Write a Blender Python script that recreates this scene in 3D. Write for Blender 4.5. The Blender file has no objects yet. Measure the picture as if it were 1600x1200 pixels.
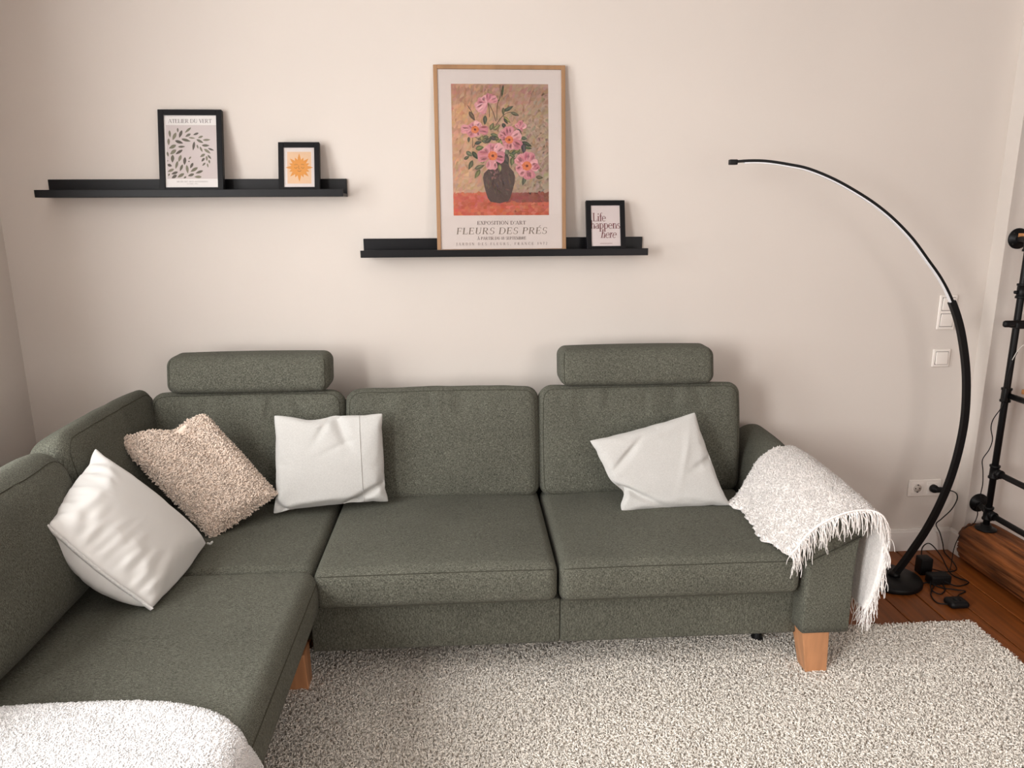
import bpy, math, random
import numpy as np
from mathutils import Vector, Matrix

# ------------------------------------------------------------------ camera, light, exposure
sc = bpy.context.scene
FPX, PITCH, YAW, ROLL, CD, CH = 1154.35, 0.2310, 0.0626, -0.0053, 3.1033, 1.5738
_F = np.array([math.sin(YAW)*math.cos(PITCH), math.cos(YAW)*math.cos(PITCH), -math.sin(PITCH)])
_R = np.array([math.cos(YAW), -math.sin(YAW), 0.0]); _U = np.cross(_R, _F)
_R2 = math.cos(ROLL)*_R + math.sin(ROLL)*_U; _U2 = -math.sin(ROLL)*_R + math.cos(ROLL)*_U
cam_data = bpy.data.cameras.new('camera'); cam = bpy.data.objects.new('camera', cam_data)
sc.collection.objects.link(cam)
cam_data.sensor_width = 36.0; cam_data.lens = FPX/1600*36.0; cam_data.clip_start = 0.02
cam.matrix_world = Matrix(((_R2[0], _U2[0], -_F[0], 0), (_R2[1], _U2[1], -_F[1], -CD), (_R2[2], _U2[2], -_F[2], CH), (0, 0, 0, 1)))
sc.camera = cam
sc.view_settings.view_transform = 'Standard'; sc.view_settings.look = 'None'
sc.view_settings.gamma = 1.0; sc.view_settings.use_curve_mapping = False
sc.view_settings.exposure = 0.25
world = bpy.data.worlds.new('world'); sc.world = world; world.use_nodes = True
world.node_tree.nodes['Background'].inputs['Color'].default_value = (0.80, 0.88, 1.0, 1)
world.node_tree.nodes['Background'].inputs['Strength'].default_value = 1.0

XL, XR, YREAR, ZC = -1.82, 2.272, -5.2, 2.75        # room: left wall, corner at the jog, rear wall, ceiling
WINDOWS = [(-2.35, -1.15), (-4.35, -3.15)]; WZ0, WZ1 = 0.85, 2.45

def window_light(y0, y1, power):
    l = bpy.data.lights.new('window_daylight', 'AREA'); l.shape = 'RECTANGLE'
    l.size = y1-y0; l.size_y = WZ1-WZ0; l.energy = power; l.color = (1.0, 0.985, 0.965)
    o = bpy.data.objects.new('window_daylight', l); sc.collection.objects.link(o)
    o.matrix_world = Matrix(((0, 0, -1, XL-0.16), (1, 0, 0, (y0+y1)/2), (0, -1, 0, (WZ0+WZ1)/2), (0, 0, 0, 1)))
    return o
window_light(*WINDOWS[0], 62); window_light(*WINDOWS[1], 165)
# a third tall window in the rear wall behind the photographer
l = bpy.data.lights.new('rear_window_daylight', 'AREA'); l.shape = 'RECTANGLE'; l.size = 1.5; l.size_y = 1.7; l.energy = 44; l.color = (1, 0.90, 0.82)
o = bpy.data.objects.new('rear_window_daylight', l); sc.collection.objects.link(o)
o.matrix_world = Matrix(((1, 0, 0, 2.2), (0, 0, -1, YREAR-0.1), (0, 1, 0, 1.6), (0, 0, 0, 1)))

rng = np.random.default_rng(7); random.seed(7)

# ------------------------------------------------------------------ materials
def mat(name, col, rough=0.6, spec=0.5, metal=0.0, sheen=0.0, vary=None, bump=None, coat=0.0):
    """vary = list of (scale, stretch xyz, detail, dark factor, light factor); bump = (scale, stretch, strength, dist)"""
    m = bpy.data.materials.new(name); m.use_nodes = True
    nt = m.node_tree; N = nt.nodes; b = N['Principled BSDF']
    b.inputs['Base Color'].default_value = (*col, 1); b.inputs['Roughness'].default_value = rough
    b.inputs['Specular IOR Level'].default_value = spec; b.inputs['Metallic'].default_value = metal
    b.inputs['Sheen Weight'].default_value = sheen; b.inputs['Sheen Roughness'].default_value = 0.5
    b.inputs['Coat Weight'].default_value = coat
    tc = N.new('ShaderNodeTexCoord')
    def noise(scale, st, detail):
        mp = N.new('ShaderNodeMapping'); mp.inputs['Scale'].default_value = st
        nt.links.new(tc.outputs['Object'], mp.inputs['Vector'])
        n = N.new('ShaderNodeTexNoise'); n.inputs['Scale'].default_value = scale; n.inputs['Detail'].default_value = detail
        nt.links.new(mp.outputs['Vector'], n.inputs['Vector']); return n
    if vary:
        prev = None
        for (s, st, d, lo, hi) in vary:
            n = noise(s, st, d)
            r = N.new('ShaderNodeMapRange'); r.inputs['From Min'].default_value = 0.3; r.inputs['From Max'].default_value = 0.7
            r.inputs['To Min'].default_value = lo; r.inputs['To Max'].default_value = hi
            nt.links.new(n.outputs['Fac'], r.inputs['Value'])
            mx = N.new('ShaderNodeVectorMath'); mx.operation = 'SCALE'
            if prev is None: mx.inputs[0].default_value = col
            else: nt.links.new(prev, mx.inputs[0])
            nt.links.new(r.outputs['Result'], mx.inputs['Scale']); prev = mx.outputs['Vector']
        nt.links.new(prev, b.inputs['Base Color'])
    if bump:
        s, st, strength, dist = bump
        n = noise(s, st, 3); bp = N.new('ShaderNodeBump'); bp.inputs['Strength'].default_value = strength; bp.inputs['Distance'].default_value = dist
        nt.links.new(n.outputs['Fac'], bp.inputs['Height']); nt.links.new(bp.outputs['Normal'], b.inputs['Normal'])
    return m

M = {}
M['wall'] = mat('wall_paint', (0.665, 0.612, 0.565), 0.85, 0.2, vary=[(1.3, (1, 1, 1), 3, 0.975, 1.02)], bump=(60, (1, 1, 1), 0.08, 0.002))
M['wall_far'] = mat('low_bounce_paint', (0.24, 0.20, 0.17), 0.85, 0.2)  # unseen right and rear walls, colour darkened to reduce bounced fill light
M['ceil'] = mat('ceiling_paint', (0.62, 0.60, 0.58), 0.9, 0.2)
M['trim'] = mat('white_trim_paint', (0.78, 0.745, 0.71), 0.45, 0.4)
M['sofa'] = mat('olive_melange_weave', (0.100, 0.101, 0.081), 0.92, 0.10, sheen=0.03,
                vary=[(620, (1, 1, 0.22), 2, 0.45, 1.6), (600, (0.22, 1, 1), 2, 0.55, 1.45), (5, (1, 1, 1), 2, 0.93, 1.07)], bump=(420, (1, 1, 1), 0.5, 0.002))
M['seam'] = mat('olive_seam_thread', (0.058, 0.057, 0.044), 0.95, 0.1)
M['oak'] = mat('oak_leg_wood', (0.50, 0.24, 0.115), 0.45, 0.4, vary=[(30, (1, 1, 0.08), 4, 0.78, 1.2)])
M['black'] = mat('black_matt_metal', (0.005, 0.005, 0.0055), 0.45, 0.22)
M['blackwood'] = mat('black_painted_wood', (0.0035, 0.0035, 0.005), 0.42, 0.22)
M['blackplastic'] = mat('black_plastic', (0.005, 0.005, 0.0055), 0.5, 0.25)
M['diffuser'] = mat('white_diffuser', (0.82, 0.83, 0.86), 0.4, 0.4)
M['plastic'] = mat('white_switch_plastic', (0.80, 0.75, 0.70), 0.35, 0.5)
M['gap'] = mat('dark_gap', (0.05, 0.045, 0.04), 0.8, 0.1)
M['linen'] = mat('offwhite_linen', (0.56, 0.555, 0.535), 0.9, 0.15, sheen=0.15, vary=[(500, (1, 1, 0.3), 2, 0.93, 1.05), (500, (0.3, 1, 1), 2, 0.95, 1.04)], bump=(600, (1, 1, 1), 0.25, 0.001))
M['cotton'] = mat('white_cotton', (0.76, 0.755, 0.735), 0.8, 0.2, sheen=0.1)
M['tape'] = mat('woven_white_tape', (0.80, 0.79, 0.77), 0.8, 0.2, vary=[(150, (1, 1, 1), 1, 0.85, 1.05)])
M['sherpa'] = mat('beige_sherpa', (0.86, 0.72, 0.61), 0.95, 0.1, sheen=0.25, vary=[(60, (1, 1, 1), 2, 0.85, 1.15)])
M['throw'] = mat('cream_boucle', (0.94, 0.90, 0.87), 0.95, 0.1, sheen=0.2, vary=[(120, (1, 1, 1), 2, 0.9, 1.06)], bump=(200, (1, 1, 1), 0.6, 0.004))
M['plush'] = mat('white_plush', (0.90, 0.895, 0.895), 0.95, 0.1, sheen=0.2, bump=(120, (1, 1, 1), 0.5, 0.004))
M['rug'] = mat('cream_rug_pile', (0.96, 0.91, 0.83), 0.95, 0.1, sheen=0.25, vary=[(45, (1, 1, 1), 2, 0.90, 1.05), (2.2, (1, 1, 1), 2, 0.95, 1.05)])
M['rugback'] = mat('rug_backing', (0.55, 0.48, 0.40), 0.95, 0.1, vary=[(200, (1, 1, 1), 2, 0.7, 1.1)])
M['plank'] = mat('orange_pine_plank', (0.23, 0.066, 0.012), 0.42, 0.35, vary=[(5, (9, 0.35, 1), 4, 0.70, 1.28), (3.5, (1, 0.8, 1), 2, 0.82, 1.15)], coat=0.0)
def add_knots(m):
    nt = m.node_tree; N = nt.nodes; b = N['Principled BSDF']; src = b.inputs['Base Color'].links[0].from_socket
    tc = N.new('ShaderNodeTexCoord'); oi = N.new('ShaderNodeObjectInfo'); ad = N.new('ShaderNodeVectorMath'); ad.operation = 'ADD'
    sc3 = N.new('ShaderNodeVectorMath'); sc3.operation = 'MULTIPLY'; sc3.inputs[1].default_value = (9.0, 2.6, 0.0)
    nt.links.new(tc.outputs['Object'], ad.inputs[0]); nt.links.new(oi.outputs['Location'], ad.inputs[1]); nt.links.new(ad.outputs[0], sc3.inputs[0])
    v = N.new('ShaderNodeTexVoronoi'); v.inputs['Scale'].default_value = 1.0; v.inputs['Randomness'].default_value = 0.9; nt.links.new(sc3.outputs[0], v.inputs['Vector'])
    mr = N.new('ShaderNodeMapRange'); mr.inputs['From Min'].default_value = 0.05; mr.inputs['From Max'].default_value = 0.17; mr.inputs['To Min'].default_value = 0.30; mr.inputs['To Max'].default_value = 1.0
    nt.links.new(v.outputs['Distance'], mr.inputs['Value'])
    rn = N.new('ShaderNodeMapRange'); rn.inputs['To Min'].default_value = 0.82; rn.inputs['To Max'].default_value = 1.18; nt.links.new(oi.outputs['Random'], rn.inputs['Value'])
    mu = N.new('ShaderNodeMath'); mu.operation = 'MULTIPLY'; nt.links.new(mr.outputs[0], mu.inputs[0]); nt.links.new(rn.outputs[0], mu.inputs[1])
    sl = N.new('ShaderNodeVectorMath'); sl.operation = 'SCALE'; nt.links.new(src, sl.inputs[0]); nt.links.new(mu.outputs[0], sl.inputs['Scale']); nt.links.new(sl.outputs[0], b.inputs['Base Color'])
add_knots(M['plank'])
M['plankgap'] = mat('floor_gap', (0.02, 0.008, 0.004), 0.9, 0.1)
M['log'] = mat('old_beam_wood', (0.17, 0.055, 0.016), 0.6, 0.3, vary=[(7, (6, 0.5, 6), 5, 0.30, 1.7), (3, (1, 1, 1), 2, 0.8, 1.2)], bump=(9, (6, 0.4, 6), 0.8, 0.012))
M['logend'] = mat('beam_end_grain', (0.30, 0.105, 0.035), 0.7, 0.2, vary=[(25, (1, 1, 1), 4, 0.7, 1.25)])
M['shelfwood'] = mat('shelf_board_wood', (0.42, 0.19, 0.075), 0.5, 0.4, vary=[(8, (6, 0.4, 6), 4, 0.8, 1.2)])
M['posterframe'] = mat('light_oak_frame', (0.34, 0.19, 0.095), 0.5, 0.4, vary=[(20, (1, 1, 0.1), 4, 0.85, 1.15)])
M['paper'] = mat('warm_paper', (0.83, 0.76, 0.72), 0.7, 0.2)
M['socketdark'] = mat('socket_hole', (0.03, 0.025, 0.02), 0.6, 0.2)
M['greycable'] = mat('pale_cable', (0.60, 0.57, 0.53), 0.5, 0.3)

def print_material():
    m = bpy.data.materials.new('printed_ink'); m.use_nodes = True; nt = m.node_tree; N = nt.nodes
    a = N.new('ShaderNodeVertexColor'); a.layer_name = 'Col'
    b = N['Principled BSDF']; b.inputs['Roughness'].default_value = 0.7; b.inputs['Specular IOR Level'].default_value = 0.2
    nt.links.new(a.outputs['Color'], b.inputs['Base Color']); return m
M['ink'] = print_material()
def glass_material():
    m = bpy.data.materials.new('picture_glass'); m.use_nodes = True; nt = m.node_tree; N = nt.nodes
    N.remove(N['Principled BSDF']); out = N['Material Output']
    t = N.new('ShaderNodeBsdfTransparent'); g = N.new('ShaderNodeBsdfGlossy'); g.inputs['Roughness'].default_value = 0.03
    f = N.new('ShaderNodeFresnel'); f.inputs['IOR'].default_value = 1.42
    mx = N.new('ShaderNodeMixShader'); nt.links.new(f.outputs[0], mx.inputs[0]); nt.links.new(t.outputs[0], mx.inputs[1]); nt.links.new(g.outputs[0], mx.inputs[2])
    nt.links.new(mx.outputs[0], out.inputs['Surface']); return m
M['glass'] = glass_material()

# ------------------------------------------------------------------ helpers
COL = sc.collection
def link_obj(name, me, m, parent=None, smooth=True):
    o = bpy.data.objects.new(name, me); COL.objects.link(o)
    if m is not None and len(me.materials) == 0: me.materials.append(M[m] if isinstance(m, str) else m)
    if smooth and len(me.polygons): me.polygons.foreach_set('use_smooth', np.ones(len(me.polygons), dtype=bool))
    if parent is not None: o.parent = parent
    return o
def obj(name, vf, m, parent=None, smooth=True):
    v, f = vf
    me = bpy.data.meshes.new(name)
    me.from_pydata([tuple(map(float, p)) for p in v], [], [tuple(map(int, q)) for q in f]); me.update()
    return link_obj(name, me, m, parent, smooth)
def obj_tris(name, v, t, m, parent=None, smooth=True):
    me = bpy.data.meshes.new(name); v = np.asarray(v, dtype=np.float32); t = np.asarray(t, dtype=np.int32)
    me.vertices.add(len(v)); me.vertices.foreach_set('co', v.ravel())
    me.loops.add(t.size); me.loops.foreach_set('vertex_index', t.ravel())
    me.polygons.add(len(t)); me.polygons.foreach_set('loop_start', np.arange(0, t.size, 3, dtype=np.int32))
    me.update(calc_edges=True); me.validate()
    return link_obj(name, me, m, parent, smooth)
def tag(o, label=None, cat=None, group=None, kind=None):
    if label: o['label'] = label
    if cat: o['category'] = cat
    if group: o['group'] = group
    if kind: o['kind'] = kind
    return o
def thing(name, loc, label, cat, group=None):
    o = bpy.data.objects.new(name, None); COL.objects.link(o); o.location = loc; o.empty_display_size = 0.1
    bpy.context.view_layer.update()
    return tag(o, label, cat, group)
def child(o, root):
    """parent to root while keeping world-space vertex coordinates"""
    o.parent = root; o.matrix_parent_inverse = Matrix.Translation(-Vector(root.location)) if root.type == 'EMPTY' else Matrix.Identity(4)
    return o
def part(name, vf, m, root, smooth=True): return child(obj(name, vf, m, None, smooth), root)
def join(*vfs):
    V, Fs, n = [], [], 0
    for v, f in vfs:
        V.extend([tuple(p) for p in v]); Fs.extend([tuple(int(i)+n for i in q) for q in f]); n += len(v)
    return V, Fs
def box(lo, hi):
    (a, b, c), (d, e, f) = lo, hi
    v = [(a, b, c), (d, b, c), (d, e, c), (a, e, c), (a, b, f), (d, b, f), (d, e, f), (a, e, f)]
    return v, [(0, 3, 2, 1), (4, 5, 6, 7), (0, 1, 5, 4), (1, 2, 6, 5), (2, 3, 7, 6), (3, 0, 4, 7)]
def rbox_fn(lo, hi, r, deform=None):
    lo = np.array(lo, float); hi = np.array(hi, float); c = (lo+hi)/2; h = (hi-lo)/2; r = min(r, h.min()*0.98)
    def fn(p):
        p = np.asarray(p, float)*h; q = np.clip(p, -(h-r), h-r); d = p-q
        l = np.linalg.norm(d, axis=-1, keepdims=True); mxd = np.abs(d).max(axis=-1, keepdims=True)
        d = np.where(l > 1e-9, d/np.maximum(l, 1e-9)*mxd, 0)
        w = q+d; s = w/h
        out = c+w
        return deform(out, s) if deform else out
    return fn, h, r
def rbox(lo, hi, r, deform=None, step=0.03, rs=4):
    """rounded box with an optional deform(points, normalised coords)"""
    fn, h, r = rbox_fn(lo, hi, r, deform)
    ax = []
    for k in range(3):
        i = max(h[k]-r, 0); n = max(1, int(round(2*i/step)))
        inner = np.linspace(-i, i, n+1); e = np.array([math.tan(math.pi/4*t/rs) for t in range(1, rs+1)])
        ax.append(np.concatenate([(-i-r*e)[::-1], inner, i+r*e])/h[k])
    idx, V, Fs = {}, [], []
    def vid(i, j, k):
        key = (i, j, k)
        if key not in idx: idx[key] = len(V); V.append((ax[0][i], ax[1][j], ax[2][k]))
        return idx[key]
    nx, ny, nz = [len(a)-1 for a in ax]
    for i in range(nx):
        for j in range(ny):
            Fs.append((vid(i, j, 0), vid(i, j+1, 0), vid(i+1, j+1, 0), vid(i+1, j, 0)))
            Fs.append((vid(i, j, nz), vid(i+1, j, nz), vid(i+1, j+1, nz), vid(i, j+1, nz)))
    for i in range(nx):
        for k in range(nz):
            Fs.append((vid(i, 0, k), vid(i+1, 0, k), vid(i+1, 0, k+1), vid(i, 0, k+1)))
            Fs.append((vid(i, ny, k), vid(i, ny, k+1), vid(i+1, ny, k+1), vid(i+1, ny, k)))
    for j in range(ny):
        for k in range(nz):
            Fs.append((vid(0, j, k), vid(0, j, k+1), vid(0, j+1, k+1), vid(0, j+1, k)))
            Fs.append((vid(nx, j, k), vid(nx, j+1, k), vid(nx, j+1, k+1), vid(nx, j, k+1)))
    return fn(np.array(V)), Fs
def tube(pts, r, sides=8, closed=False, cap=True, flat=None, up=(0, 0, 1)):
    """swept tube; flat=(a,b) gives an elliptical/rectangular half-size section"""
    P = np.asarray(pts, float); n = len(P)
    if closed: T = np.roll(P, -1, 0)-np.roll(P, 1, 0)
    else: T = np.gradient(P, axis=0)
    T /= np.maximum(np.linalg.norm(T, axis=1, keepdims=True), 1e-9)
    V, Fs = [], []; u = np.array(up, float)
    if abs(u@T[0]) > 0.95: u = np.array([1., 0, 0])
    u = u-(u@T[0])*T[0]; u /= np.linalg.norm(u)
    rr = np.full(n, r) if np.isscalar(r) else np.asarray(r)
    for i in range(n):
        u = u-(u@T[i])*T[i]; u /= max(np.linalg.norm(u), 1e-9); w = np.cross(T[i], u)
        for s in range(sides):
            a = 2*math.pi*(s+0.5)/sides
            V.append(P[i]+rr[i]*(math.cos(a)*u+math.sin(a)*w))
    m = n if closed else n-1
    for i in range(m):
        for s in range(sides):
            a, b = i*sides+s, i*sides+(s+1) % sides; c, d = ((i+1) % n)*sides+(s+1) % sides, ((i+1) % n)*sides+s
            Fs.append((a, b, c, d))
    if cap and not closed:
        Fs.append(tuple(range(sides))[::-1]); Fs.append(tuple((n-1)*sides+s for s in range(sides)))
    return V, Fs
def spline(ctrl, n=60):
    """Catmull-Rom through the control points"""
    C = np.asarray(ctrl, float); C = np.vstack([2*C[0]-C[1], C, 2*C[-1]-C[-2]]); m = len(C)-3; out = []
    for t in np.linspace(0, m-1e-6, n):
        i = int(t); f = t-i; a, b, c, d = C[i:i+4]
        out.append(0.5*((2*b)+(-a+c)*f+(2*a-5*b+4*c-d)*f*f+(-a+3*b-3*c+d)*f**3))
    return np.array(out)
def lathe(prof, centre, axis='z', sides=32):
    V, Fs = [], []; n = len(prof); c = np.array(centre, float)
    for (r, h) in prof:
        for s in range(sides):
            a = 2*math.pi*s/sides; x, y = r*math.cos(a), r*math.sin(a)
            V.append(c+{'z': np.array([x, y, h]), 'y': np.array([x, h, y]), 'x': np.array([h, x, y])}[axis])
    for i in range(n-1):
        for s in range(sides):
            a, b, cc, d = i*sides+s, i*sides+(s+1) % sides, (i+1)*sides+(s+1) % sides, (i+1)*sides+s
            Fs.append((a, b, cc, d) if axis != 'y' else (a, d, cc, b))
    return V, Fs
def grid_faces(nu, nv, off=0): return [(off+i*nv+j, off+(i+1)*nv+j, off+(i+1)*nv+j+1, off+i*nv+j+1) for i in range(nu-1) for j in range(nv-1)]
def tris_of(F):
    t = []
    for q in F:
        for k in range(1, len(q)-1): t.append((q[0], q[k], q[k+1]))
    return np.array(t)
def sample_surface(V, T, n, rg):
    V = np.asarray(V, float); a, b, c = V[T[:, 0]], V[T[:, 1]], V[T[:, 2]]
    nr = np.cross(b-a, c-a); ar = np.linalg.norm(nr, axis=1); i = rg.choice(len(T), n, p=ar/ar.sum())
    r1 = np.sqrt(rg.random(n))[:, None]; r2 = rg.random(n)[:, None]
    return (1-r1)*a[i]+r1*(1-r2)*b[i]+r1*r2*c[i], nr[i]/ar[i][:, None]
def tufts(P, Nn, length, rad, lean, rg, segs=2, curl=0.0):
    """little tapering three-sided yarn tufts standing on points P along Nn"""
    n = len(P); L = length*(0.75+0.5*rg.random(n))[:, None]
    d = Nn+lean*rg.normal(size=(n, 3)); d /= np.linalg.norm(d, axis=1, keepdims=True)
    t1 = np.cross(d, rg.normal(size=(n, 3))); t1 /= np.linalg.norm(t1, axis=1, keepdims=True); t2 = np.cross(d, t1)
    sidev = t1*curl*L
    rings = []
    for s in range(segs):
        f = s/segs; c = P+d*L*f+sidev*math.sin(f*math.pi)
        w = rad*(1.0 if s == 0 else 1.15-0.35*f)
        rings.append([c+w*(math.cos(a)*t1+math.sin(a)*t2) for a in (0, 2.0944, 4.1888)])
    tip = P+d*L*(1-0.12*abs(curl))-sidev*0.7
    k = segs*3+1; V = np.empty((n, k, 3))
    for s in range(segs):
        for a in range(3): V[:, s*3+a] = rings[s][a]
    V[:, -1] = tip; T = []
    for s in range(segs-1):
        for a in range(3):
            b = (a+1) % 3; T += [(s*3+a, s*3+b, (s+1)*3+b), (s*3+a, (s+1)*3+b, (s+1)*3+a)]
    for a in range(3): T.append(((segs-1)*3+a, (segs-1)*3+(a+1) % 3, k-1))
    T = (np.array(T)[None]+(np.arange(n)*k)[:, None, None]).reshape(-1, 3)
    return V.reshape(-1, 3), T
def sines(p, rg, n=6, f=20.0):
    out = np.zeros(len(p))
    for _ in range(n):
        k = rg.normal(size=3)*f; out += np.sin(p@k+rg.random()*6.28)
    return out/n

# ------------------------------------------------------------------ the room
def struct(name, vf, m, smooth=False): return tag(obj(name, vf, m, None, smooth), kind='structure')
XE = 4.3
struct('wall_back', join(box((XL-0.2, 0, 0), (XR+0.05, 0.15, ZC))), 'wall')
struct('wall_jog', box((XR, -0.08, 0), (XE, 0.15, ZC)), 'wall')
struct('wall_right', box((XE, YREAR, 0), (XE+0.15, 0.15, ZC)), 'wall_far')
segs = [box((XL-0.15, YREAR, 0), (XL, 0, WZ0)), box((XL-0.15, YREAR, WZ1), (XL, 0, ZC))]
ys = [YREAR]+[y for w in sorted(WINDOWS) for y in w]+[0]
for a, b in zip(ys[0::2], ys[1::2]): segs.append(box((XL-0.15, a, WZ0), (XL, b, WZ1)))
struct('wall_left', join(*segs), 'wall')
rx0, rx1, rz0, rz1 = 1.4, 3.0, 0.7, 2.5
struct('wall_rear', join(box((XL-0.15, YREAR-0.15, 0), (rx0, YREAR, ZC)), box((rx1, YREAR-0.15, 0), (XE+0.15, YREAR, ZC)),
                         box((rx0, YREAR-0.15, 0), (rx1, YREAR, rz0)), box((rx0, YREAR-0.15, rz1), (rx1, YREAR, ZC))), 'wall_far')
struct('ceiling', box((XL-0.15, YREAR-0.15, ZC), (XE+0.15, 0.15, ZC+0.1)), 'ceil')
for k, (y0, y1) in enumerate(WINDOWS):
    x0, x1 = XL-0.12, XL-0.07; ym = (y0+y1)/2; t = 0.05
    w = struct('window_%d' % (k+1), join(box((x0, y0, WZ0), (x1, y1, WZ0+t)), box((x0, y0, WZ1-t), (x1, y1, WZ1)), box((x0, y0, WZ0+t), (x1, y0+t, WZ1-t)),
                  box((x0, y1-t, WZ0+t), (x1, y1, WZ1-t)), box((x0, ym-0.03, WZ0+t), (x1, ym+0.03, WZ1-t))), 'trim')
    obj('window_sill', box((XL-0.05, y0-0.04, WZ0-0.03), (XL+0.06, y1+0.04, WZ0)), 'trim', w, False)
# floor of separate planks running towards the wall
fl = struct('floor', box((XL-0.15, YREAR-0.15, -0.06), (XE+0.15, 0.15, -0.012)), 'plankgap')
pw = 0.145; x = 1.569-pw*24; k = 0; pm = None
while x < XE:
    if pm is None:
        v, f = rbox((0.0026, YREAR, -0.03), (pw-0.0026, 0, 0), 0.0030, None, 6, 1); pm = bpy.data.meshes.new('plank')
        pm.from_pydata([tuple(p) for p in v], [], f); pm.materials.append(M['plank'])
    if x > XL-pw:
        p_ = bpy.data.objects.new('plank', pm); COL.objects.link(p_); p_.parent = fl; p_.location = (x, -0.001*(k % 3), -0.0008*(k % 2))
    x += pw; k += 1
def baseboard(a, b):   # profile along x at the back wall
    return join(box((a, -0.016, 0), (b, 0, 0.094)), box((a, -0.012, 0.094), (b, 0, 0.104)), box((a, -0.007, 0.104), (b, 0, 0.110)))
struct('baseboard_back', baseboard(XL, XR-0.016), 'trim')
struct('baseboard_jog', join(box((XR-0.016, -0.096, 0), (XR, 0, 0.094)), box((XR-0.011, -0.091, 0.094), (XR, 0, 0.105)),
                            box((XR, -0.096, 0), (XE, -0.08, 0.094)), box((XR, -0.091, 0.094), (XE, -0.08, 0.105))), 'trim')
struct('baseboard_left', join(box((XL, YREAR, 0), (XL+0.016, -0.016, 0.094)), box((XL, YREAR, 0.094), (XL+0.01, -0.016, 0.108))), 'trim')

# ------------------------------------------------------------------ rug
RX0, RX1, RY0, RY1 = -0.75, 1.93, -2.15, -0.645
rug = thing('shag_rug', (0.6, -1.3, 0), 'large cream shag rug on the wooden floor in front of the sofa', 'rug')
part('backing', rbox((RX0, RY0, 0.001), (RX1, RY1, 0.010), 0.004, None, 0.3, 1), 'rugback', rug)
g = 0.0052
xs, yy = np.meshgrid(np.arange(RX0+0.004, RX1-0.002, g), np.arange(-1.62, RY1-0.002, g))
A = np.stack([xs.ravel(), yy.ravel()], 1)
g2 = 0.010
xs, yy = np.meshgrid(np.arange(RX0+0.004, RX1-0.002, g2), np.arange(RY0+0.004, -1.62, g2)); B = np.stack([xs.ravel(), yy.ravel()], 1)
def pile(A, g, rad, L):
    A = A+rng.normal(size=A.shape)*g*0.35; P = np.column_stack([A, np.full(len(A), 0.009)])
    sw = np.column_stack([np.sin(A[:, 0]*9+A[:, 1]*5)+np.sin(A[:, 0]*23-A[:, 1]*17), np.cos(A[:, 1]*11-A[:, 0]*4)+np.sin(A[:, 1]*27+A[:, 0]*13), np.zeros(len(A))])*0.16
    Nn = np.array([0, 0, 1.0])+sw
    edge = np.minimum(np.minimum(A[:, 0]-RX0, RX1-A[:, 0]), RY1-A[:, 1]) < 0.012
    Nn[edge & (RX1-A[:, 0] < 0.012), 0] += 0.5; Nn[edge & (RY1-A[:, 1] < 0.012), 1] += 0.5
    Nn /= np.linalg.norm(Nn, axis=1, keepdims=True)
    return tufts(P, Nn, L, rad, 0.45, rng, 3 if g < 0.008 else 2, 0.55)
v1, t1 = pile(A, g, 0.0027, 0.0135); v2, t2 = pile(B, g2, 0.005, 0.016)
pl = child(obj_tris('pile', np.vstack([v1, v2]), np.vstack([t1, t2+len(v1)]), 'rug', None, True), rug); pl['kind'] = 'stuff'

# ------------------------------------------------------------------ corner sofa
sofa = thing('corner_sofa', (-0.2, -0.9, 0), 'olive green fabric corner sofa with two headrests and oak legs along the wall', 'sofa')
SEAT = 0.462
def loop_path(fn, face, a, rc, h, n=22):
    """closed rounded-rectangle path on a cushion: face=(axis, value), a=inset (m), rc = corner radius (m)"""
    axis, val = face; o = [k for k in range(3) if k != axis]; hu, hv = h[o[0]]-a, h[o[1]]-a; pts = []
    for cu, cv, s in ((1, 1, 0), (-1, 1, 1), (-1, -1, 2), (1, -1, 3)):
        for t in np.linspace(0, math.pi/2, 6):
            an = s*math.pi/2+t; pts.append((cu*(hu-rc)+rc*math.cos(an), cv*(hv-rc)+rc*math.sin(an)))
    Pq = []
    for i in range(len(pts)):
        p0, p1 = np.array(pts[i]), np.array(pts[(i+1) % len(pts)]); m = max(1, int(np.linalg.norm(p1-p0)/0.03))
        for j in range(m): Pq.append(p0+(p1-p0)*j/m)
    Q = np.zeros((len(Pq), 3)); Q[:, axis] = val
    for i, q in enumerate(Pq): Q[i, o[0]] = q[0]/h[o[0]]; Q[i, o[1]] = q[1]/h[o[1]]
    return fn(Q)
def cushion(name, lo, hi, r, deform, seam=None, step=0.025):
    o = part(name, rbox(lo, hi, r, deform, step), 'sofa', sofa)
    if seam:
        fn, h, r2 = rbox_fn(lo, hi, r, deform)
        s = obj('seam', tube(loop_path(fn, seam[0], seam[1], seam[2], h), 0.0017, 5, True), 'seam'); s.parent = o
    return o
def seat_deform(crown, front=0.010, seed=1, frontaxis=1, side=-1):
    rg = np.random.default_rng(seed)
    ks = rg.normal(size=(5, 3))*7; ph = rg.random(5)*6.28
    def d(p, s):
        q = p.copy(); up = np.clip((s[:, 2]+1)/2, 0, 1)
        q[:, 2] += up*(crown*(1-s[:, 0]**2)**0.8*(1-np.minimum(1, s[:, 1]**2))**0.6 + 0.0025*np.sin(p@ks.T+ph).mean(1))
        fr = np.clip(side*s[:, frontaxis], 0, 1)**4
        q[:, frontaxis] += side*fr*front*(1-s[:, 2]**2)
        return q
    return d
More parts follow.
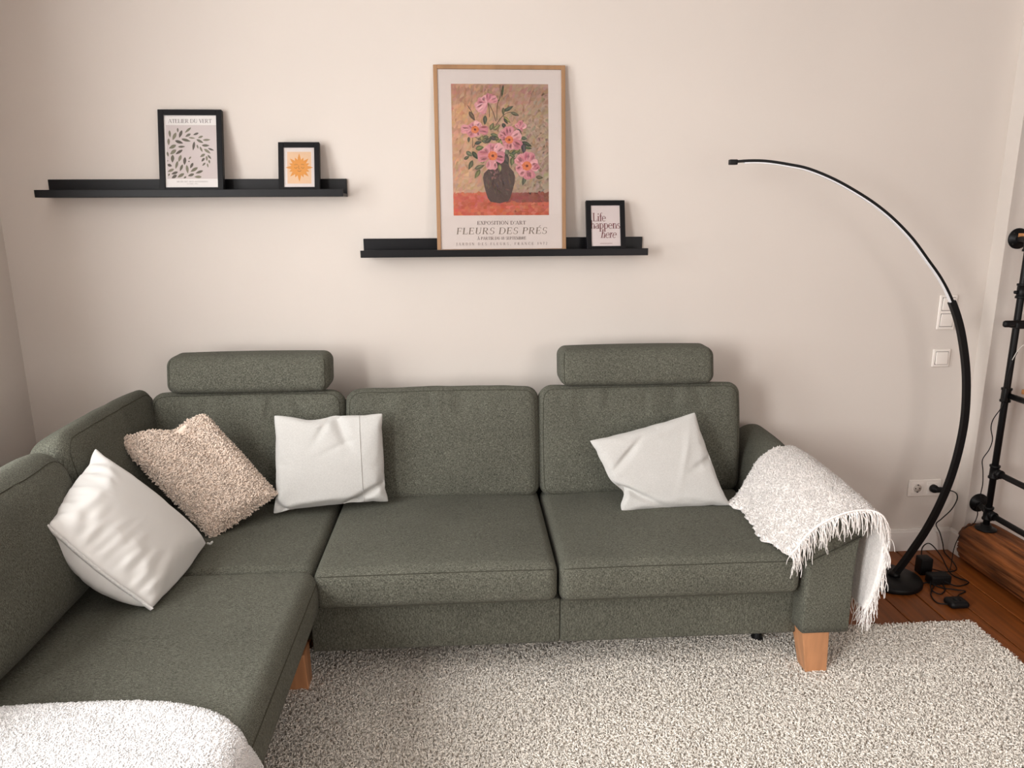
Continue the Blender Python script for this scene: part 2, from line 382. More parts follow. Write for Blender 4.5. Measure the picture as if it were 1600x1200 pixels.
def back_deform(lean, crown, seed, axis=1, side=-1, z0=0.46, hz=0.45, wr=0.007, drop=0.10):
    """axis/side: the facing direction of the front of the cushion"""
    rg = np.random.default_rng(seed); other = 1-axis; ks = rg.uniform(25, 70, 6); ph = rg.random(6)*6.28; ks2 = rg.normal(size=(4, 3))*9
    crs = [(rg.uniform(-0.65, 0.65), rg.uniform(0.018, 0.035), rg.uniform(0.004, 0.008), rg.uniform(0.25, 0.65)) for _ in range(7)] if wr > 0 else []
    def d(p, s):
        q = p.copy(); hgt = np.clip((p[:, 2]-z0)/hz, 0, 1.1)
        fr = np.clip((side*s[:, axis]+1)/2, 0, 1)
        bul = (1-np.abs(s[:, other])**3)*(1-np.abs(s[:, 2])**2.5)
        q[:, axis] += -side*lean*hgt*fr + side*fr*crown*bul
        w = np.exp(-((s[:, 2]-0.72)/0.28)**2)*(1-s[:, other]**2)
        q[:, axis] += side*fr*wr*w*np.sin(np.outer(p[:, other], ks)+ph).mean(1)*1.6 + side*fr*0.003*np.sin(p@ks2.T).mean(1)
        for cp, cw, cd, cz in crs:
            q[:, axis] -= side*fr**3*cd*np.exp(-((s[:, other]-cp-0.03*np.sin(6*s[:, 2]+cp*9))/cw)**2)*np.clip((s[:, 2]-cz)/0.25, 0, 1)*np.clip((0.93-s[:, 2])/0.1, 0, 1)
        q[:, 2] += np.clip(s[:, 2], 0, 1)**3*0.008*(1-s[:, other]**2) + np.clip(s[:, 2], 0, 1)**6*0.0025*np.sin(np.outer(p[:, other], ks*0.7)+ph).mean(1)
        q[:, 2] -= drop*(1-fr)**1.3*np.clip(s[:, 2], 0, 1)
        q[:, other] += 0.006*s[:, other]*(1-np.clip(s[:, 2], -1, 1)**2)
        return q
    return d
# bases
part('base_panel', rbox((-0.53, -0.87, 0.14), (0.2982, -0.06, 0.305), 0.007, None, 0.2, 2), 'sofa', sofa)
part('base_panel', rbox((0.2994, -0.87, 0.14), (1.122, -0.06, 0.302), 0.007, None, 0.2, 2), 'sofa', sofa)
part('chaise_base', rbox((-1.40, -2.02, 0.14), (-0.562, -0.80, 0.32), 0.012, None, 0.2, 2), 'sofa', sofa)
part('corner_base', rbox((-1.40, -0.80, 0.14), (-0.531, -0.06, 0.32), 0.012, None, 0.2, 2), 'sofa', sofa)
part('back_frame', rbox((-1.44, -0.115, 0.15), (1.10, -0.035, 0.80), 0.02, None, 0.2, 2), 'sofa', sofa)
part('back_frame', rbox((-1.46, -2.0, 0.15), (-1.345, -0.05, 0.74), 0.02, None, 0.2, 2), 'sofa', sofa)
# seats
def seat(lo, hi, crown, seed, **k):
    o = part('seat_cushion', rbox(lo, hi, 0.034, seat_deform(crown, seed=seed, **k), 0.03), 'sofa', sofa); return o
def line_seam(cush, lo, hi, deform, pts):
    fn, h, r = rbox_fn(lo, hi, 0.034, deform); s = obj('seam', tube(fn(np.array(pts)), 0.0018, 5), 'seam'); s.parent = cush
for (lo, hi, sd) in (((-0.500, -0.935, 0.322), (0.2815, -0.24, SEAT), 1), ((0.2885, -0.935, 0.318), (1.093, -0.24, SEAT), 2)):
    o = seat(lo, hi, 0.022, sd); dfn = seat_deform(0.022, seed=sd)
    xs_ = np.linspace(-0.985, 0.985, 40)
    line_seam(o, lo, hi, dfn, [(a, -1.0, 0.80) for a in xs_]); line_seam(o, lo, hi, dfn, [(a, -1.0, -0.80) for a in xs_])
lo, hi = (-1.25, -0.895, 0.31), (-0.505, -0.24, SEAT-0.004); o = seat(lo, hi, 0.008, 3)
lo, hi = (-1.25, -2.03, 0.295), (-0.500, -0.900, SEAT-0.002); o = seat(lo, hi, 0.012, 4, frontaxis=0, side=1, front=0.016)
dfn = seat_deform(0.012, seed=4, frontaxis=0, side=1, front=0.016)
line_seam(o, lo, hi, dfn, [(1.0, a, 0.55) for a in np.linspace(-0.98, 0.98, 50)])
# backs
for (x0, x1, sd) in ((-1.215, -0.481, 11), (-0.473, 0.2805, 12), (0.2850, 1.098, 13)):
    cushion('back_cushion', (x0, -0.355, SEAT-0.012), (x1, -0.105, 0.902), 0.048, back_deform(0.075, 0.022, sd), ((1, -1.0), 0.012, 0.050), 0.011)
cushion('back_cushion', (-1.355, -0.885, SEAT-0.014), (-1.135, -0.215, 0.918), 0.06, back_deform(0.095, 0.020, 14, 0, 1, hz=0.46, drop=0.05), ((0, 1.0), 0.018, 0.06))
cushion('back_cushion', (-1.37, -1.78, SEAT-0.014), (-1.125, -0.880, 0.900), 0.095, back_deform(0.100, 0.060, 15, 0, 1, hz=0.46, drop=0.05), ((0, 1.0), 0.020, 0.08))
# headrests
def head_deform(seed):
    rg = np.random.default_rng(seed); ks = rg.uniform(60, 150, 6); ph = rg.random(6)*6.28
    def d(p, s):
        q = p.copy(); fr = np.clip((1-s[:, 1])/2, 0, 1)
        q[:, 1] += -0.010*fr*(1-s[:, 2]**2)*(1-s[:, 0]**4) + 0.03*np.clip((s[:, 2]+1)/2, 0, 1)
        pk = np.clip(-s[:, 2]-0.45, 0, 1)*fr
        q[:, 1] += 0.006*pk*np.sin(np.outer(p[:, 0], ks)+ph).mean(1)*2
        q[:, 2] += 0.004*s[:, 2]*(1-s[:, 0]**2)
        return q
    return d
for (x0, x1, z0, z1, sd) in ((-1.142, -0.527, 0.899, 1.036, 21), (0.364, 0.984, 0.899, 1.040, 22)):
    lo, hi = (x0, -0.315, z0), (x1, -0.175, z1); dfn = head_deform(sd)
    o = part('headrest', rbox(lo, hi, 0.036, dfn, 0.012), 'sofa', sofa)
    fn, h, r = rbox_fn(lo, hi, 0.036, dfn)
    for e in (-1, 1):
        zz = np.linspace(-0.96, 0.96, 14)
        pth = [(e*(1-0.045), -1.0, a) for a in zz]
        s = obj('seam', tube(fn(np.array(pth)), 0.0018, 5), 'seam'); s.parent = o
    for fx in (0.25, 0.75):
        xx = x0+(x1-x0)*fx; b_ = obj('bracket', box((xx-0.015, -0.222, 0.86), (xx+0.015, -0.214, z0+0.03)), 'black', None, False); b_.parent = o
# padded arm on the right
prof = [(1.104, .185), (1.103, .30), (1.102, .42), (1.106, .475), (1.122, .535), (1.150, .578), (1.190, .607), (1.232, .618), (1.270, .612), (1.297, .590), (1.302, .562), (1.292, .542),
        (1.280, .532), (1.277, .46), (1.274, .32), (1.271, .185)]
pc = spline([(a, 0, b) for a, b in prof[:-1]]+[(1.271, 0, .185)], 64)[:, [0, 2]]
V = []; ysn = np.concatenate([np.linspace(0, 1, 8)**2*0.03, np.linspace(0.05, 0.85, 14), 0.885-np.linspace(1, 0, 6)**2*0.02]); cx, cz = 1.19, 0.40
for t in ysn:
    e = min(t, 0.885-t); ins = 0.0 if e > 0.028 else 0.020*(1-math.sqrt(max(0, 1-(1-e/0.028)**2)))
    y = -0.945+t; rise = 0.045*np.clip((y+0.85)/0.6, 0, 1)**1.2
    for (a, b) in pc:
        k = np.clip((b-0.45)/0.17, 0, 1)
        dx, dz = a-cx, b-cz; nrm = math.hypot(dx, dz); V.append((a-dx/nrm*ins, y, b-dz/nrm*ins*(1 if b > .25 else 0)+rise*k))
n = len(pc); Fs = []
for i in range(len(ysn)-1):
    for j in range(n):
        Fs.append((i*n+j, i*n+(j+1) % n, (i+1)*n+(j+1) % n, (i+1)*n+j))
Fs.append(tuple(range(n))[::-1]); Fs.append(tuple((len(ysn)-1)*n+j for j in range(n)))
arm = part('armrest', (V, Fs), 'sofa', sofa)
s = obj('seam', tube([(1.106, -0.9465, .445), (1.15, -0.9465, .468), (1.20, -0.9465, .492), (1.25, -0.9465, .515), (1.277, -0.9460, .530)], 0.0022, 5), 'seam'); s.parent = arm
# oak legs
def leg(top, bot, z0, z1):
    (a, b, c, d), (e, f, g_, h) = top, bot   # x0,x1,y0,y1
    v = [(e, g_, z0), (f, g_, z0), (f, h, z0), (e, h, z0), (a, c, z1), (b, c, z1), (b, d, z1), (a, d, z1)]
    return v, [(0, 3, 2, 1), (4, 5, 6, 7), (0, 1, 5, 4), (1, 2, 6, 5), (2, 3, 7, 6), (3, 0, 4, 7)]
def bevel(o, w=0.004):
    m = o.modifiers.new('bevel', 'BEVEL'); m.width = w; m.segments = 2; return o
bevel(part('leg', leg((1.112, 1.208, -0.935, -0.840), (1.148, 1.224, -0.915, -0.850), 0.012, 0.19), 'oak', sofa, False))
bevel(part('leg', leg((1.112, 1.208, -0.16, -0.07), (1.148, 1.224, -0.15, -0.08), 0.0, 0.19), 'oak', sofa, False))
bevel(part('leg', leg((-0.640, -0.553, -0.900, -0.815), (-0.622, -0.548, -0.890, -0.828), 0.012, 0.15), 'oak', sofa, False))
bevel(part('leg', leg((-0.66, -0.57, -2.0, -1.91), (-0.655, -0.58, -1.99, -1.92), 0.012, 0.15), 'oak', sofa, False))
bevel(part('leg', leg((-1.39, -1.30, -2.0, -1.91), (-1.38, -1.31, -1.99, -1.92), 0.0, 0.15), 'oak', sofa, False))
part('support_foot', lathe([(0, 0.012), (0.020, 0.012), (0.022, 0.02), (0.016, 0.03), (0.012, 0.145), (0, 0.145)], (1.06, -0.70, 0)), 'blackplastic', sofa)

# ------------------------------------------------------------------ pillows
def sim_pillow(n=42, vt=0.12, it=150, seed=0, sag=0.4, wrinkle=1.0, shear=0.25):
    """two square sheets sewn along the rim and inflated (position based cloth)"""
    rg = np.random.default_rng(seed); g = np.linspace(-0.5, 0.5, n); L = g[1]-g[0]
    U, W = np.meshgrid(g, g, indexing='ij'); bump = (1-(2*U)**2)*(1-(2*W)**2)
    P = np.zeros((2, n, n, 3)); P[..., 0] = U; P[..., 1] = W; P[0, ..., 2] = 0.05*bump; P[1, ..., 2] = -0.05*bump
    nz = np.zeros((n, n))
    for _ in range(10):
        k = rg.normal(size=2)*rg.uniform(12, 38); nz += np.sin(U*k[0]+W*k[1]+rg.random()*6.28)
    P[0, ..., 2] += 0.004*wrinkle*nz*np.minimum(1, bump*6); P[1, ..., 2] -= 0.004*wrinkle*nz*np.minimum(1, bump*6)
    Vv = np.zeros_like(P)
    def pr(a, b, rest, k, only_long=False):
        d = b-a; l = np.linalg.norm(d, axis=-1, keepdims=True)+1e-12; c = (l-rest)/l
        if only_long: c = np.maximum(c, 0)
        d = 0.5*k*c*d; a += d; b -= d
    press = (1.0-sag*2*W)[..., None]
    for _ in range(it):
        old = P.copy()
        du = np.gradient(P, axis=1); dv = np.gradient(P, axis=2); nr = np.cross(du, dv)
        vol = (P[0, ..., 2]*nr[0, ..., 2]).sum()-(P[1, ..., 2]*nr[1, ..., 2]).sum()
        pk = 0.10*max(0.0, 1-vol/vt)/(L*L)*L
        Vv *= 0.90; Vv[0] += nr[0]*pk*press; Vv[1] -= nr[1]*pk*press
        P += Vv
        for _k in range(5):
            pr(P[:, 0:-1:2], P[:, 1::2], L, 1); pr(P[:, 1:-1:2], P[:, 2::2], L, 1)
            pr(P[:, :, 0:-1:2], P[:, :, 1::2], L, 1); pr(P[:, :, 1:-1:2], P[:, :, 2::2], L, 1)
            for s in (0, 1):
                pr(P[:, s:-1:2, :-1], P[:, s+1::2, 1:], L*1.4142, shear); pr(P[:, s:-1:2, 1:], P[:, s+1::2, :-1], L*1.4142, shear)
            for e in (np.s_[:, 0], np.s_[:, -1], np.s_[:, :, 0], np.s_[:, :, -1]):
                m = P[e].mean(0); P[e] = m
        Vv = P-old
    return P
def pillow_mesh(P, corners, thick=1.0, back=0.6, post=None, normal=None, keep=0.6, belly=0.0):
    """map the inflated sheets onto the four corners (TL, TR, BR, BL) in space; v=+ is up"""
    n = P.shape[1]; TL, TR, BR, BL = [np.array(c, float) for c in corners]
    cu = np.array([P[0, 0, 0, 0], P[0, -1, 0, 0], P[0, 0, -1, 0], P[0, -1, -1, 0]]); sc_ = np.abs(cu).mean()
    Q = P.copy(); u = Q[..., 0]/(2*sc_)+0.5; v = Q[..., 1]/(2*sc_)+0.5; w = Q[..., 2]
    gg = np.linspace(0, 1, n); GU, GV = np.meshgrid(gg, gg, indexing='ij')
    u = u*(1-keep)+keep*(GU+belly*(GU-0.5)*np.sin(np.pi*GV)); v = v*(1-keep)+keep*(GV+belly*(GV-0.5)*np.sin(np.pi*GU))
    u, v, w = u[..., None], v[..., None], w[..., None]
    nrm = np.cross(TR-TL+BR-BL, TL-BL+TR-BR); nrm /= np.linalg.norm(nrm)
    if normal is not None: nrm = np.array(normal, float)/np.linalg.norm(normal)
    size = (np.linalg.norm(TR-TL)+np.linalg.norm(BL-TL))/2
    X = (1-v)*((1-u)*BL+u*BR)+v*((1-u)*TL+u*TR) + nrm*np.where(w > 0, w, w*back)*size*thick
    if post is not None: X = post(X, u[..., 0], v[..., 0], w[..., 0])
    idx = np.zeros((2, n, n), int); V = []
    for i in range(n):
        for j in range(n): idx[0, i, j] = len(V); V.append(X[0, i, j])
    for i in range(n):
        for j in range(n):
            if i in (0, n-1) or j in (0, n-1): idx[1, i, j] = idx[0, i, j]
            else: idx[1, i, j] = len(V); V.append(X[1, i, j])
    Fs = []
    for i in range(n-1):
        for j in range(n-1):
            Fs.append((idx[0, i, j], idx[0, i+1, j], idx[0, i+1, j+1], idx[0, i, j+1]))
            Fs.append((idx[1, i, j], idx[1, i, j+1], idx[1, i+1, j+1], idx[1, i+1, j]))
    return np.array(V), Fs, X
def floor_clamp(X, z): X[..., 2] = np.where(X[..., 2] < z, z+0.0*X[..., 2], X[..., 2]); return X
def subsurf(o, lv=1):
    m = o.modifiers.new('smooth', 'SUBSURF'); m.levels = lv; m.render_levels = lv; return o

# linen cushion against the left and middle backs
def post1(X, u, v, w):
    front = w > 0
    # crease running from the top edge, dips in the top edge
    c = np.exp(-(((u-0.62)+(v-0.8)*0.35)/0.05)**2)*np.clip((v-0.55)/0.4, 0, 1); X[..., 1] += 0.034*c*front
    c = np.exp(-(((u-0.42)-(v-0.8)*0.5)/0.035)**2)*np.clip((v-0.6)/0.4, 0, 1); X[..., 1] += 0.016*c*front
    c = np.exp(-(((v-0.62)-(u-0.5)*0.45)/0.02)**2)*np.exp(-((u-0.6)/0.15)**2); X[..., 1] += 0.006*c*front
    c = np.exp(-(((u-0.80)-(v-0.12)*1.6)/0.06)**2)*np.clip((0.35-v)/0.3, 0, 1); X[..., 1] += 0.034*c*front
    c = np.exp(-(((u-0.09)+(v-0.05)*0.9)/0.035)**2)*np.clip((0.22-v)/0.2, 0, 1); X[..., 1] += 0.028*c*front
    X[..., 2] -= 0.018*np.exp(-((u-0.35)/0.16)**2)*np.clip(v-0.7, 0, 1)*3
    return floor_clamp(X, 0.474)
P = sim_pillow(vt=0.105, seed=3, wrinkle=1.8)
V, Fs, X = pillow_mesh(P, [(-0.722, -0.392, 0.835), (-0.318, -0.395, 0.834), (-0.303, -0.440, 0.494), (-0.734, -0.480, 0.474)], 0.95, 0.45, post1)
pil = thing('throw_pillow', (-0.52, -0.44, 0.47), 'off-white linen throw pillow upright where the left and middle back cushions meet', 'pillow', 'off-white linen pillows')
subsurf(part('cover', (V, Fs), 'linen', pil))
k = int(0.80*41)
part('cover_seam', tube([X[0, k, j]+np.array([0, -0.001, 0]) for j in range(1, 41)], 0.0016, 5), 'linen', pil)

# linen cushion leaning on the right back, one corner folded
def post2(X, u, v, w):
    front = w > 0
    c = np.exp(-(((v-0.30)+(u-0.05)*0.75)/0.045)**2)*np.clip((0.45-u)/0.4, 0, 1); X[..., 1] += 0.035*c*front
    c = np.exp(-(((v-0.66)-(u-0.2)*0.9)/0.030)**2)*np.exp(-((u-0.25)/0.13)**2); X[..., 1] += 0.020*c*front
    c = np.exp(-(((u-0.70)-(v-0.5)*0.5)/0.022)**2)*np.exp(-((v-0.6)/0.28)**2); X[..., 1] -= 0.006*c*front
    c = np.exp(-(((v-0.46)-(u-0.85)*0.4)/0.03)**2)*np.clip((u-0.7)/0.3, 0, 1); X[..., 1] += 0.024*c*front
    X[..., 0] += 0.035*np.exp(-((v-0.27)/0.11)**2)*np.clip((0.25-u)/0.25, 0, 1)
    return floor_clamp(X, 0.476)
P = sim_pillow(vt=0.098, seed=8, sag=0.2, wrinkle=1.8)
V, Fs, X = pillow_mesh(P, [(0.455, -0.462, 0.727), (0.876, -0.405, 0.815), (0.996, -0.530, 0.470), (0.566, -0.560, 0.474)], 0.95, 0.45, post2)
pil = thing('throw_pillow', (0.72, -0.5, 0.47), 'off-white linen throw pillow tilted against the right back cushion beside the cream throw', 'pillow', 'off-white linen pillows')
subsurf(part('cover', (V, Fs), 'linen', pil))

# beige sherpa cushion in the corner, chopped at the top
def post3(X, u, v, w):
    c = np.exp(-((u-0.62-0.12*np.sin(v*3))/0.13)**2)*np.clip((v-0.30)/0.6, 0, 1)
    nrm = np.array([0.35, -0.85, 0.35])
    X -= nrm*(0.040*c*(w > -0.02))[..., None]
    X += np.array([0.012, 0.0, -0.022])*(np.exp(-((u-0.58)/0.16)**2)*np.clip((v-0.45)/0.5, 0, 1)**1.6)[..., None]
    return floor_clamp(X, 0.468)
P = sim_pillow(vt=0.10, seed=5, wrinkle=0.5, sag=0.25, n=36)
TLc, TRc, BRc, BLc = (-1.217, -0.570, 0.803), (-0.953, -0.450, 0.857), (-0.712, -0.475, 0.552), (-0.902, -0.650, 0.462)
V, Fs, X = pillow_mesh(P, [TLc, TRc, BRc, BLc], 0.95, 0.4, post3, None, 0.9, 0.03)
pil = thing('throw_pillow', (-0.95, -0.55, 0.47), 'beige curly sherpa throw pillow in the corner of the sofa', 'pillow')
part('cover', (V, Fs), 'sherpa', pil)
T = tris_of(Fs); pts, nn = sample_surface(V, T, 24000, rng)
keep = nn@np.array([0.1, -0.8, 0.6]) > -0.45; pts, nn = pts[keep], nn[keep]
vv, tt = tufts(pts-nn*0.001, nn, 0.0085, 0.0026, 0.9, rng, 3, 0.9)
p_ = child(obj_tris('curly_pile', vv, tt, 'sherpa', None, True), pil); p_['kind'] = 'stuff'

# plump white cotton pillow leaning on the left backs
def post4(X, u, v, w):
    front = w > 0
    ph = np.sin(u*44+v*9+1.6*np.sin(u*7))*(0.6+0.4*np.sin(u*11))+0.5*np.sin(u*73-v*15+1.3)
    c = np.clip((0.40-v)/0.35, 0, 1)*np.clip(v/0.06, 0, 1)*np.clip((u-0.05)/0.2, 0, 1)
    X += (np.array([0.5, -0.6, 0.6])*0.0048)*(ph*c*front)[..., None]
    c2 = np.clip((0.25-u)/0.25, 0, 1)*np.clip(u/0.03, 0, 1); X += (np.array([0.5, -0.6, 0.6])*0.006)*(np.sin(v*31+u*25+2*np.sin(v*9))*c2*0.7*front)[..., None]
    bs = (w < 0)*np.exp(-((v-0.10)/0.20)**2)*np.sin(np.pi*np.clip(u, 0, 1)); X += np.array([-0.55, -0.55, -0.60])*(0.042*bs*np.minimum(1, -w*25))[..., None]
    ear = np.exp(-((u/0.10)**2+((1-v)/0.10)**2)); X += np.array([-0.004, 0.0, 0.022])*ear[..., None]
    rim = np.exp(-(u/0.05)**2); X += np.array([0.003, 0.002, 0.005])*(rim*(np.sin(v*33)+0.6*np.sin(v*57+1)))[..., None]
    return floor_clamp(X, 0.472)
P = sim_pillow(vt=0.17, seed=12, wrinkle=1.4, sag=0.05)
# seen corners: top, right, bottom, left
V, Fs, X = pillow_mesh(P, [(-1.176, -0.800, 0.824), (-0.889, -0.730, 0.482), (-0.903, -1.148, 0.478), (-1.140, -1.172, 0.750)], 1.05, 0.85, post4, (0.72, 0.05, 0.69), 0.85, 0.08)
pil = thing('bed_pillow', (-1.05, -0.95, 0.47), 'plump white cotton pillow with a woven tape edge, leaning on the chaise backrest', 'pillow')
subsurf(part('cover', (V, Fs), 'cotton', pil))
rim = np.array([X[0, i, 0] for i in range(0, 42)]); dirn = np.array([0.25, -0.85, 0.25]); dirn /= np.linalg.norm(dirn)
nrm4 = np.array([0.72, -0.35, 0.58])
tp = np.array([p+dirn*0.003 for p in rim]); wv = [p+nrm4*0.009 for p in tp]; wv2 = [p-nrm4*0.009 for p in tp]
a_ = [np.array(p)+dirn*0.003 for p in wv]; b_ = [np.array(p)+dirn*0.003 for p in wv2]
nn_ = len(tp); part('tape', (wv+wv2+b_+a_, [(r*nn_+i, r*nn_+i+1, ((r+1) % 4)*nn_+i+1, ((r+1) % 4)*nn_+i) for r in range(4) for i in range(nn_-1)]), 'tape', pil)
c0 = X[0, -1, -1]
part('care_tag', join(tube([c0, c0+np.array([0.012, -0.004, -0.002]), c0+np.array([0.022, -0.012, 0.010])], 0.004, 4)), 'cotton', pil)

# ------------------------------------------------------------------ cream throw over the arm
rows = [  # (front edge point, back edge point) across the arm, seat side to outer side
    ((1.020, -0.965, .474), (0.992, -0.515, .480)), ((1.048, -0.968, .505), (1.030, -0.500, .512)), ((1.078, -0.968, .550), (1.072, -0.480, .578)),
    ((1.120, -0.970, .588), (1.115, -0.462, .634)), ((1.170, -0.972, .616), (1.165, -0.448, .664)), ((1.225, -0.975, .633), (1.220, -0.436, .676)),
    ((1.280, -0.980, .634), (1.272, -0.428, .668)), ((1.318, -0.988, .612), (1.316, -0.428, .640)), ((1.332, -0.992, .560), (1.330, -0.432, .585)),
    ((1.334, -0.990, .480), (1.332, -0.440, .500)), ((1.332, -0.980, .400), (1.332, -0.450, .420)), ((1.326, -0.965, .320), (1.330, -0.460, .340)), ((1.318, -0.945, .262), (1.326, -0.470, .270))]
fr_ = spline([r[0] for r in rows], 72); bk_ = spline([r[1] for r in rows], 72)
ns = 46; V = []
for i in range(72):
    for j in range(ns):
        t = j/(ns-1); p = fr_[i]*(1-t)+bk_[i]*t
        w = i/71.0
        if w < 0.55: p = p+np.array([0, 0, 0.010*math.sin(math.pi*t)*min(1, w*6)])
        if w < 0.12: p = p+np.array([0.012*math.sin(t*9+1)+0.006*math.sin(t*23+2)+0.004*math.sin(t*61)-0.022*math.exp(-((t-0.28)/0.05)**2), 0, 0])*(1-w/0.12)
        if w > 0.62: p = p+np.array([0.008*math.sin(t*13), 0, 0])
        V.append(p)
V = np.array(V); V[:, 2] += 0.004*sines(V, np.random.default_rng(4), 8, 45)
Fs = grid_faces(72, ns)
thr = thing('throw_blanket', (1.2, -0.7, 0.5), 'cream boucle throw with a fringe draped over the right sofa arm', 'blanket')
cl = part('cloth', (V, Fs), 'throw', thr); sm = cl.modifiers.new('thickness', 'SOLIDIFY'); sm.thickness = 0.009; sm.offset = -1
T = tris_of(Fs); pts, nn = sample_surface(V, T, 26000, rng)
up = (np.where(pts[:, 0] > 1.31, 1, 0)[:, None]*np.array([1., 0, 0])+np.where(pts[:, 0] > 1.31, 0, 1)[:, None]*np.array([-0.3, 0, 1.]))
nn = nn*np.sign((nn*up).sum(1))[:, None]
vv, tt = tufts(pts, nn, 0.0048, 0.0017, 0.9, rng, 2, 0.7)
p_ = child(obj_tris('boucle_loops', vv, tt, 'throw', None, True), thr); p_['kind'] = 'stuff'
# fringe: one knotted yarn bundle after another along the front hem
FV, FF = [], []
def strand(p, d0, L, rg):
    d = np.array(d0, float)+rg.normal(size=3)*0.35; q = np.array(p, float); pts = [q.copy()]
    for k in range(5):
        d = d*0.62+np.array([0, 0, -0.55])+rg.normal(size=3)*0.16; d /= np.linalg.norm(d); q = q+d*L/5; pts.append(q.copy())
    return tube(spline(pts, 9), np.linspace(0.0015, 0.0009, 9), 4)
bundles = []
hem = fr_
for i in range(3, 72):
    for r_ in range(5):
        f = rng.random(); p = hem[min(i, 70)]*(1-f)+hem[min(i+1, 71)]*f
        onside = p[0] > 1.325
        d0 = (0.15, -0.9, -0.35) if not onside else (0.25, -0.75, -0.7)
        L = (0.048+0.034*rng.random()+0.022*(math.sin(i*1.9)+math.sin(i*0.83))*0.5) if not onside else (0.040+0.03*rng.random())
        bundles.append(strand(p, d0, L, rng))
for j in range(0, ns-1):
    for r_ in range(3):
        f = rng.random(); p = V[71*ns+j]*(1-f)+V[71*ns+j+1]*f
        bundles.append(strand(p, (0.05, -0.05, -1.0), 0.06+0.03*rng.random(), rng))
p_ = part('fringe', join(*bundles), 'throw', thr); p_['kind'] = 'stuff'
part('hem_cord', tube([p+np.array([0, -0.002, 0.002]) for p in fr_[2:]], 0.0035, 6), 'throw', thr)

# ------------------------------------------------------------------ white plush throw over the end of the chaise
def far_y(x): return -1.578-0.016*np.clip((x+0.95)/0.3, 0, 1)**2-0.10*np.clip((x+0.70)/0.22, 0, 1.0)**2
path = [(-1.16, .505), (-1.05, .505), (-0.90, .507), (-0.75, .506), (-0.62, .503), (-0.54, .496), (-0.495, .474), (-0.478, .43), (-0.474, .36), (-0.472, .28), (-0.468, .20), (-0.464, .13)]
pp = spline([(a, 0, b) for a, b in path], 64); V = []; nv = 40
for i, p in enumerate(pp):
    yf = far_y(p[0]) if p[2] > 0.47 else far_y(-0.48)+0.11*np.clip((0.47-p[2])/0.2, 0, 1)
    for j in range(nv):
        t = j/(nv-1); y = yf*(1-t)+(-2.06)*t; e = min(1, t*14)
        drop = (1-math.sqrt(max(0, 1-(1-e)**2)))*0.026
        top = p[2] > 0.47
        V.append((p[0]-(0 if top else drop), y, p[2]-(drop if top else 0)))
V = np.array(V); V[:, 2] += 0.004*sines(V, np.random.default_rng(6), 8, 22)
Fs = grid_faces(64, nv)
pt = thing('plush_throw', (-0.8, -1.8, 0.47), 'white plush throw covering the near end of the chaise', 'blanket')
cl = part('cloth', (V, Fs), 'plush', pt); sm = cl.modifiers.new('thickness', 'SOLIDIFY'); sm.thickness = 0.02; sm.offset = 1
T = tris_of(Fs); pts, nn = sample_surface(V, T, 40000, rng)
up = np.where(pts[:, 2] > 0.45, 1, 0)[:, None]*np.array([0, 0, 1.])+np.where(pts[:, 2] > 0.45, 0, 1)[:, None]*np.array([1., 0, 0]); nn = nn*np.sign((nn*up).sum(1)+1e-9)[:, None]
vv, tt = tufts(pts, nn, 0.0036, 0.0016, 0.8, rng, 2, 0.6)
p_ = child(obj_tris('plush_pile', vv, tt, 'plush', None, True), pt); p_['kind'] = 'stuff'

# ------------------------------------------------------------------ picture ledges
def ledge(x0, ztop, label):
    x1 = x0+1.15; zb = ztop-0.070
    r = thing('picture_ledge', ((x0+x1)/2, 0, zb), label, 'shelf', 'black picture ledges')
    for nm, lo, hi in (('back_panel', (x0, -0.013, zb), (x1, 0, ztop)), ('shelf_board', (x0, -0.110, zb), (x1, -0.013, zb+0.012)), ('front_lip', (x0, -0.120, zb), (x1, -0.110, zb+0.028))):
        part(nm, rbox(lo, hi, 0.0015, None, 0.4, 1), 'blackwood', r, False)
    return zb+0.012
Z1 = ledge(-1.6137, 1.6996, 'black picture ledge on the left, holding the leaf print and the sun print')
Z2 = ledge(-0.4092, 1.4638, 'black picture ledge in the middle, under the tall flower poster')

